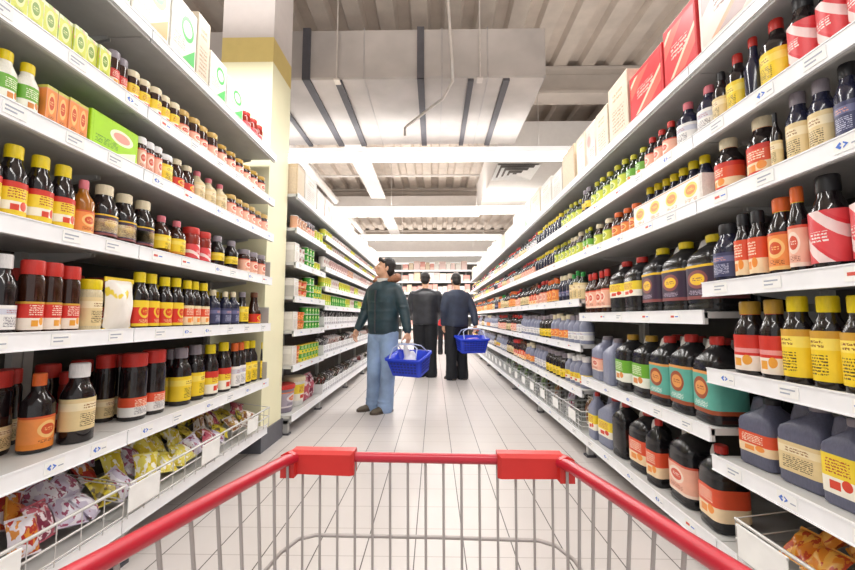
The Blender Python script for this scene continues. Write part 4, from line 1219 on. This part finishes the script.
def hand(mb, w, d, side, fwd, curl=.9):
    """palm and five fingers from wrist w; d = pointing direction, side = thumb side, fwd = palm normal"""
    d = Vector(d).normalized(); s = Vector(side); s = (s - d * s.dot(d)).normalized(); n = d.cross(s)
    if n.dot(Vector(fwd)) < 0: n = -n
    w = Vector(w)
    for k in range(-2, 3):
        mb.chain([w + s * k * .004, w + d * .05 + s * k * .012, w + d * .085 + s * k * .0175], [.019, .0135, .0115], skin, 8)
    for k, ln in ((-1.5, .062), (-.5, .078), (.5, .083), (1.5, .074)):
        b = w + d * .088 + s * k * .0185
        p = [b]; dirv = d.copy()
        for j, f_ in enumerate((.45, .3, .25)):
            dirv = (dirv * math.cos(curl * .55) + n * math.sin(curl * .55)).normalized(); dd = dirv
            p.append(p[-1] + dd * ln * f_)
        mb.chain(p, [.0098, .0092, .0085, .0075], skin, 8)
    b = w + d * .03 + s * .026
    mb.chain([b, b + (d * .6 + s * .7 + n * .2).normalized() * .035, b + (d * .85 + s * .5 + n * .5).normalized() * .066, b + (d * .85 + s * .35 + n * .8).normalized() * .085], [.0135, .0115, .0098, .008], skin, 8)


def person(loc, rz, H, label, jacket, trousers, shoe, arms, head_yaw=0., head_pitch=0., legs=None, jacket_len=.47, hair='short', bulk=1., hood=None, collar=None, coat_long=False, group=None, tw=1.0):
    """figure faces local -Y; x>0 is its left-hand side as seen by the viewer in front. arms: {side: (elbow, wrist, finger dir, thumb dir, palm normal)}"""
    k = H / 1.75
    t = empty('person', loc, rz); t.scale = (k, k, k); tag(t, label, 'person', group)
    B_ = MB()
    HS, SH, HP, KN = 1.62, 1.43, .92, .50
    hx = Matrix.Translation((0, -.01, 1.53)) @ Matrix.Rotation(head_yaw, 4, 'Z') @ Matrix.Rotation(head_pitch, 4, 'X')
    def hb(c, r): B_.ball(c, r, skin, 18, 12, T=hx)
    hb((0, .012, .125), (.074, .094, .098)); hb((0, -.022, .065), (.062, .072, .085)); hb((0, -.045, .022), (.042, .046, .036)); hb((0, -.07, .075), (.04, .026, .05))
    B_.tube([tuple(hx @ Vector(p)) for p in ((0, -.088, .112), (0, -.104, .085), (0, -.112, .068), (0, -.095, .058))], [.010, .013, .017, .010], skin, 8)
    for s in (-1, 1):
        hb((s * .076, .012, .085), (.012, .02, .032)); hb((s * .036, -.066, .078), (.026, .022, .022))
    hb((0, -.086, .036), (.026, .014, .012))
    B_.chain([(0, .02, 1.40), (0, .012, 1.5), tuple(hx @ Vector((0, .01, .05)))], [.062, .055, .056], skin, 14)
    B_.rings([[(a * math.cos(2 * PI * j / 20), b * math.sin(2 * PI * j / 20) + c, z) for j in range(20)] for a, b, c, z in ((.14, .09, .0, .86), (.155, .10, .0, .95), (.135, .09, 0, 1.08), (.15, .10, 0, 1.25), (.165, .10, .005, 1.36), (.12, .08, .01, 1.43), (.06, .06, .015, 1.47))], skin)
    legs = legs or {-1: ((-.095, 0, .5), (-.10, .02, .09), (-.105, -.1)), 1: ((.095, -.01, .5), (.10, 0, .09), (.105, -.12))}
    for s in (-1, 1):
        kn, an, toe = legs[s]
        B_.chain([(s * .085, 0, .9), kn, an], [.078, .05, .034], skin)
        el, wr, d, th, pn = arms[s]
        B_.chain([(s * .175, .01, 1.38), el, wr], [.05, .039, .026], skin)
        hand(B_, wr, d, th, pn)
    body = link('body', fused(B_, .0062, 3), t)
    for s in (-1, 1):
        e = MB(); e.ball((s * .031, -.081, .094), (.0115, .008, .0085), M('eye_white', 'e9e4df', .3), 10, 7, T=hx); e.ball((s * .031, -.0875, .094), (.0055, .003, .0055), M('iris_dark', '2a1c16', .3), 8, 6, T=hx); e.build('eye', t)
        e = MB(); e.tube([tuple(hx @ Vector(p)) for p in ((s * .014, -.089, .115), (s * .032, -.088, .121), (s * .05, -.076, .115))], [.003, .0045, .002], hairm, 6); e.build('eyebrow', t)
    e = MB(); e.tube([tuple(hx @ Vector(p)) for p in ((-.022, -.094, .037), (0, -.103, .039), (.022, -.094, .037))], [.003, .006, .003], M('lips', 'b0685e', .5), 6); e.build('mouth', t)
    # hair
    h = MB()
    h.ball((0, .028, .142), (.083, .092, .092), hairm, 16, 10, T=hx); h.ball((0, .055, .085), (.074, .062, .075), hairm, 14, 9, T=hx)
    h.tube([tuple(hx @ Vector(p)) for p in ((-.07, -.03, .15), (-.035, -.075, .178), (.02, -.08, .182), (.065, -.035, .155))], [.018, .022, .024, .018], hairm, 8)
    for s in (-1, 1):
        h.chain([tuple(hx @ Vector(p)) for p in ((s * .077, -.005, .14), (s * .079, 0, .09))], [.012, .009], hairm, 8)
    if hair == 'tail':
        h.chain([tuple(hx @ Vector(p)) for p in ((0, .1, .13), (0, .135, .1), (0, .15, .03), (0, .13, -.04))], [.03, .034, .03, .012], hairm, 10)
    link('hair', fused(h, .007, 2), t)
    # jacket
    j = MB(); zb = .92 + .5 - jacket_len if False else .86 if not coat_long else .74
    bb = bulk
    prof = [(.172 * bb, .128 * bb, .0, zb), (.185 * bb, .138 * bb, .0, zb + .04), (.183 * bb, .137 * bb, 0, 1.02), (.185 * bb, .134 * bb, 0, 1.15), (.20 * bb, .135 * bb, 0, 1.28), (.205 * bb, .125 * bb, .004, 1.37), (.165 * bb, .10 * bb, .01, 1.43), (.095, .085, .015, 1.475)]
    j.rings([[(a * math.copysign(abs(math.cos(2 * PI * q / 28)) ** .85, math.cos(2 * PI * q / 28)), b * math.sin(2 * PI * q / 28) + c, z) for q in range(28)] for a, b, c, z in prof], jacket)
    for s in (-1, 1):
        el, wr, *_ = arms[s]; el = Vector(el); wr = Vector(wr); shd = Vector((s * .165 * bb, .01, 1.365))
        j.chain([shd, shd.lerp(el, .5) + Vector((s * .008, 0, 0)), el, el.lerp(wr, .5), el.lerp(wr, .93)], [.07 * bb, .068 * bb, .061 * bb, .054 * bb, .046 * bb], jacket, 14)
        for q in range(3):      # sleeve folds
            c = shd.lerp(el, .45 + q * .22); j.ball(tuple(c + Vector((s * .012, -.012, 0))), (.062 * bb, .062 * bb, .018), jacket, 12, 6)
    for z in (1.02, 1.12, 1.22):
        j.ball((0, -.015, z), (.188 * bb, .135 * bb, .03), jacket, 24, 6)
    link('jacket', fused(j, .011, 9), t)
    z_ = MB(); z_.box(-.006, .006, -.137 * bb - .012, -.1, zb + .02, 1.36, dark_metal); z_.build('zip', t)
    if collar is not None:
        c = MB(); c.lathe([(.082, 1.44), (.078, 1.50), (.07, 1.5), (.07, 1.44)], collar, 20); c.build('collar', t)
    if hood is not None:
        c = MB(); c.tube([(-.10, -.05, 1.47), (-.14, .05, 1.50), (-.09, .14, 1.52), (0, .16, 1.50), (.09, .14, 1.52), (.14, .05, 1.50), (.10, -.05, 1.47)], [.02, .045, .055, .06, .055, .045, .02], hood, 10); link('hood', fused(c, .009, 3), t)
    # trousers
    p = MB()
    p.rings([[(a * math.cos(2 * PI * q / 24), b * math.sin(2 * PI * q / 24), z) for q in range(24)] for a, b, z in ((.10, .09, .78), (.165, .118, .84), (.17, .118, .92), (.155, .108, 1.0))], trousers)
    for s in (-1, 1):
        kn, an, toe = legs[s]; kn = Vector(kn); an = Vector(an); hp = Vector((s * .086, 0, .88))
        low = an + Vector((0, 0, -.045))
        p.chain([hp, hp.lerp(kn, .5), kn, kn.lerp(low, .5), low], [.1 * tw, .092 * tw, .078 * tw, .074 * tw, .08 * tw], trousers, 14)
        for q in range(2):
            p.ball(tuple(low + Vector((0, -.004, .035 + q * .045))), (.084 * tw, .084 * tw, .016), trousers, 12, 6)
    link('trousers', fused(p, .0105, 4), t)
    for s in (-1, 1):
        kn, an, toe = legs[s]; an = Vector(an); tv = Vector((toe[0], toe[1], 0)); d = (tv - Vector((an.x, an.y, 0))).normalized(); a = math.atan2(d.y, d.x)
        T = Matrix.Translation((an.x, an.y, an.z - .09)) @ Matrix.Rotation(a, 4, 'Z'); sh_ = MB()
        R = []
        for u, w, hgt in ((-.085, .028, .05), (-.075, .038, .085), (-.04, .042, .11), (.02, .042, .105), (.07, .046, .075), (.12, .05, .06), (.165, .042, .05), (.19, .022, .035)):
            R.append([(u, w * math.cos(q * PI / 8) * (1 if q <= 8 else .95), .022 + (hgt - .022) * math.sin(q * PI / 8) if q <= 8 else .022) for q in range(9)])
        sh_.rings(R, shoe, True, True, T=T)
        so = MB(); R = []
        for z in (0, .024):
            r = []
            for u, w in ((-.09, .03), (-.05, .044), (.05, .044), (.11, .053), (.165, .046), (.196, .02)): r.append((u, w, z))
            for u, w in ((.196, -.02), (.165, -.046), (.11, -.053), (.05, -.044), (-.05, -.044), (-.09, -.03)): r.append((u, w, z))
            R.append(r[::-1])
        so.rings(R, M('shoe_sole', '4a4038', .7), True, False, T=T)
        ob = sh_.build('shoe', t); so.build('sole', ob)
    return t


jk1 = M('jacket_teal', '253c46', .45, var=.2, scale=9, bump=.4)
jk2 = M('jacket_black_leather', '33343a', .33, var=.2, scale=10, bump=.3)
jk3 = M('jacket_navy', '2b3448', .6, var=.15, scale=10, bump=.3)
jeans = M('blue_jeans', '92abd0', .8, var=.22, scale=4)
blk = M('black_trousers', '17191f', .75, var=.15)
shb = M('brown_shoes', '5f5648', .6, var=.12)
shk = M('black_shoes', '242225', .45)

DN = (0, 0, -1)
p1 = person((-.58, 4.42, 0), -.55, 1.74, 'person in dark teal jacket and jeans looking up at left shelves', jk1, jeans, shb,
            {1: ((.27, .03, 1.14), (.345, .0, .895), (.12, 0, -1), (0, -1, 0), (-1, 0, 0)), -1: ((-.255, -.01, 1.13), (-.29, -.11, .92), (-.25, -.3, -1), (0, -1, 0), (1, 0, 0))},
            head_yaw=-.75, head_pitch=-.22, hair='short', hood=M('hood_fur', '9a6a50', .9, var=.2, scale=50), collar=M('collar_grey', 'c9c8c6', .8), bulk=1.06, tw=1.12,
            legs={-1: ((-.10, -.03, .5), (-.115, -.02, .09), (-.19, -.16)), 1: ((.095, -.02, .5), (.065, -.03, .09), (.02, -.2))})
p2 = person((-.155, 6.9, 0), PI - .05, 1.85, 'person from behind in black leather jacket and black trousers', jk2, blk, shk,
            {1: ((.27, .0, 1.13), (.2, -.2, .98), (-.1, -1, -.1), (-1, 0, 0), DN), -1: ((-.27, .0, 1.13), (-.2, -.2, .98), (.1, -1, -.1), (1, 0, 0), DN)}, bulk=1.2, tw=1.3)
p3 = person((.385, 6.62, 0), PI + .45, 1.80, 'person in navy coat seen from behind holding blue basket by right shelves', jk3, blk, shk,
            {1: ((.235, .02, 1.12), (.22, -.05, .90), DN, (0, -1, 0), (-1, 0, 0)), -1: ((-.265, .10, 1.12), (-.25, .19, .9), (0, 0, -1), (0, -1, 0), (1, 0, 0))}, bulk=1.12, tw=1.2, head_yaw=-.3, head_pitch=.1)
p4 = person((.27, 11.0, 0), PI, 1.62, 'distant person in red top between the two dark-coated shoppers', M('red_top', 'c9343a', .7), blk, shk,
            {1: ((.22, .02, 1.13), (.2, -.05, .9), DN, (0, -1, 0), (-1, 0, 0)), -1: ((-.22, .0, 1.13), (-.2, -.05, .9), DN, (0, -1, 0), (1, 0, 0))})
p5 = person((-.85, 9.6, 0), PI + .3, 1.7, 'distant person in brown coat half hidden behind the teal jacket', M('brown_top', 'a8785a', .7), blk, shk,
            {1: ((.22, .02, 1.13), (.2, -.05, .9), DN, (0, -1, 0), (-1, 0, 0)), -1: ((-.22, .0, 1.13), (-.2, -.05, .9), DN, (0, -1, 0), (1, 0, 0))}) if False else None

bluep = M('basket_blue', '1f3fd0', .35, var=.06)
blued = M('basket_blue_dark', '16298f', .5)
blul = M('basket_handle', 'b9c4e4', .4)


def basket(loc, rz, tilt, label, sc_=1.1):
    t = empty('shopping_basket', loc, rz); t.rotation_euler = (tilt, 0, rz); t.scale = (sc_, sc_, sc_); tag(t, label, 'shopping basket', 'blue shopping baskets held by shoppers')
    mb = MB(); L_, Wd, Hh = .225, .15, .21; b = .82
    R = [(0, 0, L_ * b, Wd * b, .03, 0), (0, 0, L_, Wd, .035, Hh), (0, 0, L_ - .006, Wd - .006, .033, Hh), (0, 0, L_ * b - .006, Wd * b - .006, .028, .008)]
    mb.rrect(R, bluep, caps=True, n=4)
    s_ = mb
    for zz in (.04, .075, .11, .145):
        k = b + (1 - b) * (zz + .01) / Hh
        for i in range(8):
            u = -.8 + 1.6 * (i + .5) / 8
            for s in (-1, 1):
                s_.box(u * L_ * k - .014, u * L_ * k + .014, s * Wd * k - .0035, s * Wd * k + .0035, zz, zz + .02, blued)
        for i in range(5):
            u = -.75 + 1.5 * (i + .5) / 5
            for s in (-1, 1):
                s_.box(s * L_ * k - .0035, s * L_ * k + .0035, u * Wd * k - .013, u * Wd * k + .013, zz, zz + .02, blued)
    mb.build('basket_body', t)
    r = MB(); r.rrect([(0, 0, L_ + .012, Wd + .012, .04, Hh - .02), (0, 0, L_ + .012, Wd + .012, .04, Hh + .006), (0, 0, L_ - .004, Wd - .004, .034, Hh + .006)], bluep, caps=False, n=4); r.build('rim', t)
    for s in (-1, 1):
        h = MB(); h.tube([(-L_ * .75, s * Wd * .98, Hh), (-L_ * .68, s * .05, Hh + .1), (-.08, s * .012, Hh + .13), (.08, s * .012, Hh + .13), (L_ * .68, s * .05, Hh + .1), (L_ * .75, s * Wd * .98, Hh)], .0065, blul, 8); h.build('handle', t)
    return t


p1.location.z = 0
bpy.context.view_layer.update()
g1 = p1.matrix_world @ Vector((.19, -.065, .80))
g3 = p3.matrix_world @ Vector((-.28, .06, .80))
b1 = basket((-.25, 4.18, .46), -.45, .28, 'blue basket carried by the teal-jacketed shopper', .93)
b3 = basket((.61, 6.39, .49), .25, .15, 'blue basket held by the navy-coated shopper at right')
bagw = M('white_plastic_bag', 'e6e6ec', .35, var=.05)
mb = MB(); mb.ball((0, 0, .09), (.09, .07, .1), bagw); mb.ball((.03, .02, .16), (.05, .045, .07), bagw); mb.chain([(-.02, 0, .15), (-.05, -.01, .26), (-.06, 0, .31)], [.05, .035, .02], bagw)
o = link('plastic_bag', fused(mb, .008, 2), None, b1.location + Vector((-.01, -.012, .022))); o.scale = (.85, .85, .9); tag(o, 'white plastic bag inside the teal-jacketed shopper\'s blue basket', 'bag')
mb = MB(); pm = M('purple_pack', '8a5ad0', .4, var=.2); mb.box(-.1, .1, -.06, .06, 0, .2, pm, bev=.015)
o = mb.build('purple_packet', None, b3.location + Vector((.02, -.006, .018))); o.rotation_euler = b3.rotation_euler; tag(o, 'purple packet inside the navy-coated shopper\'s blue basket', 'packet')

finish_labels()
for (look, where), os in ENDX.items():
    os.sort(key=lambda o: o.location.x)
    for i, o in enumerate(os):
        n_ = ['leftmost', 'second', 'third', 'fourth', 'fifth', 'sixth', 'seventh', 'eighth', 'ninth', 'tenth', 'eleventh', 'twelfth'][i]
        o['label'] = look + ', ' + where if len(os) == 1 else ((n_ + ' ' if i == 0 else n_ + ' from left ') + look + ', ' + where)

# ------------------------------------------------------------------ world, camera, view
w = bpy.data.worlds.new('hall_light'); SC.world = w; w.use_nodes = True
bg = w.node_tree.nodes['Background']; bg.inputs[0].default_value = (1, .98, .955, 1); bg.inputs[1].default_value = .75
cd = bpy.data.cameras.new('camera'); cam = bpy.data.objects.new('camera', cd); COL.objects.link(cam); SC.camera = cam
cd.sensor_fit = 'HORIZONTAL'; cd.sensor_width = 36; cd.lens = FPX / 855 * 36; cd.clip_start = .02; cd.clip_end = 100
cam.matrix_world = Matrix(((CR.x, CU.x, -CF.x, 0), (CR.y, CU.y, -CF.y, 0), (CR.z, CU.z, -CF.z, EYE), (0, 0, 0, 1)))
SC.view_settings.view_transform = 'Standard'; SC.view_settings.look = 'None'; SC.view_settings.exposure = .0
SC.cycles.use_denoising = True
SC.cycles.max_bounces = 6; SC.cycles.diffuse_bounces = 4; SC.cycles.glossy_bounces = 3; SC.cycles.sample_clamp_indirect = 6
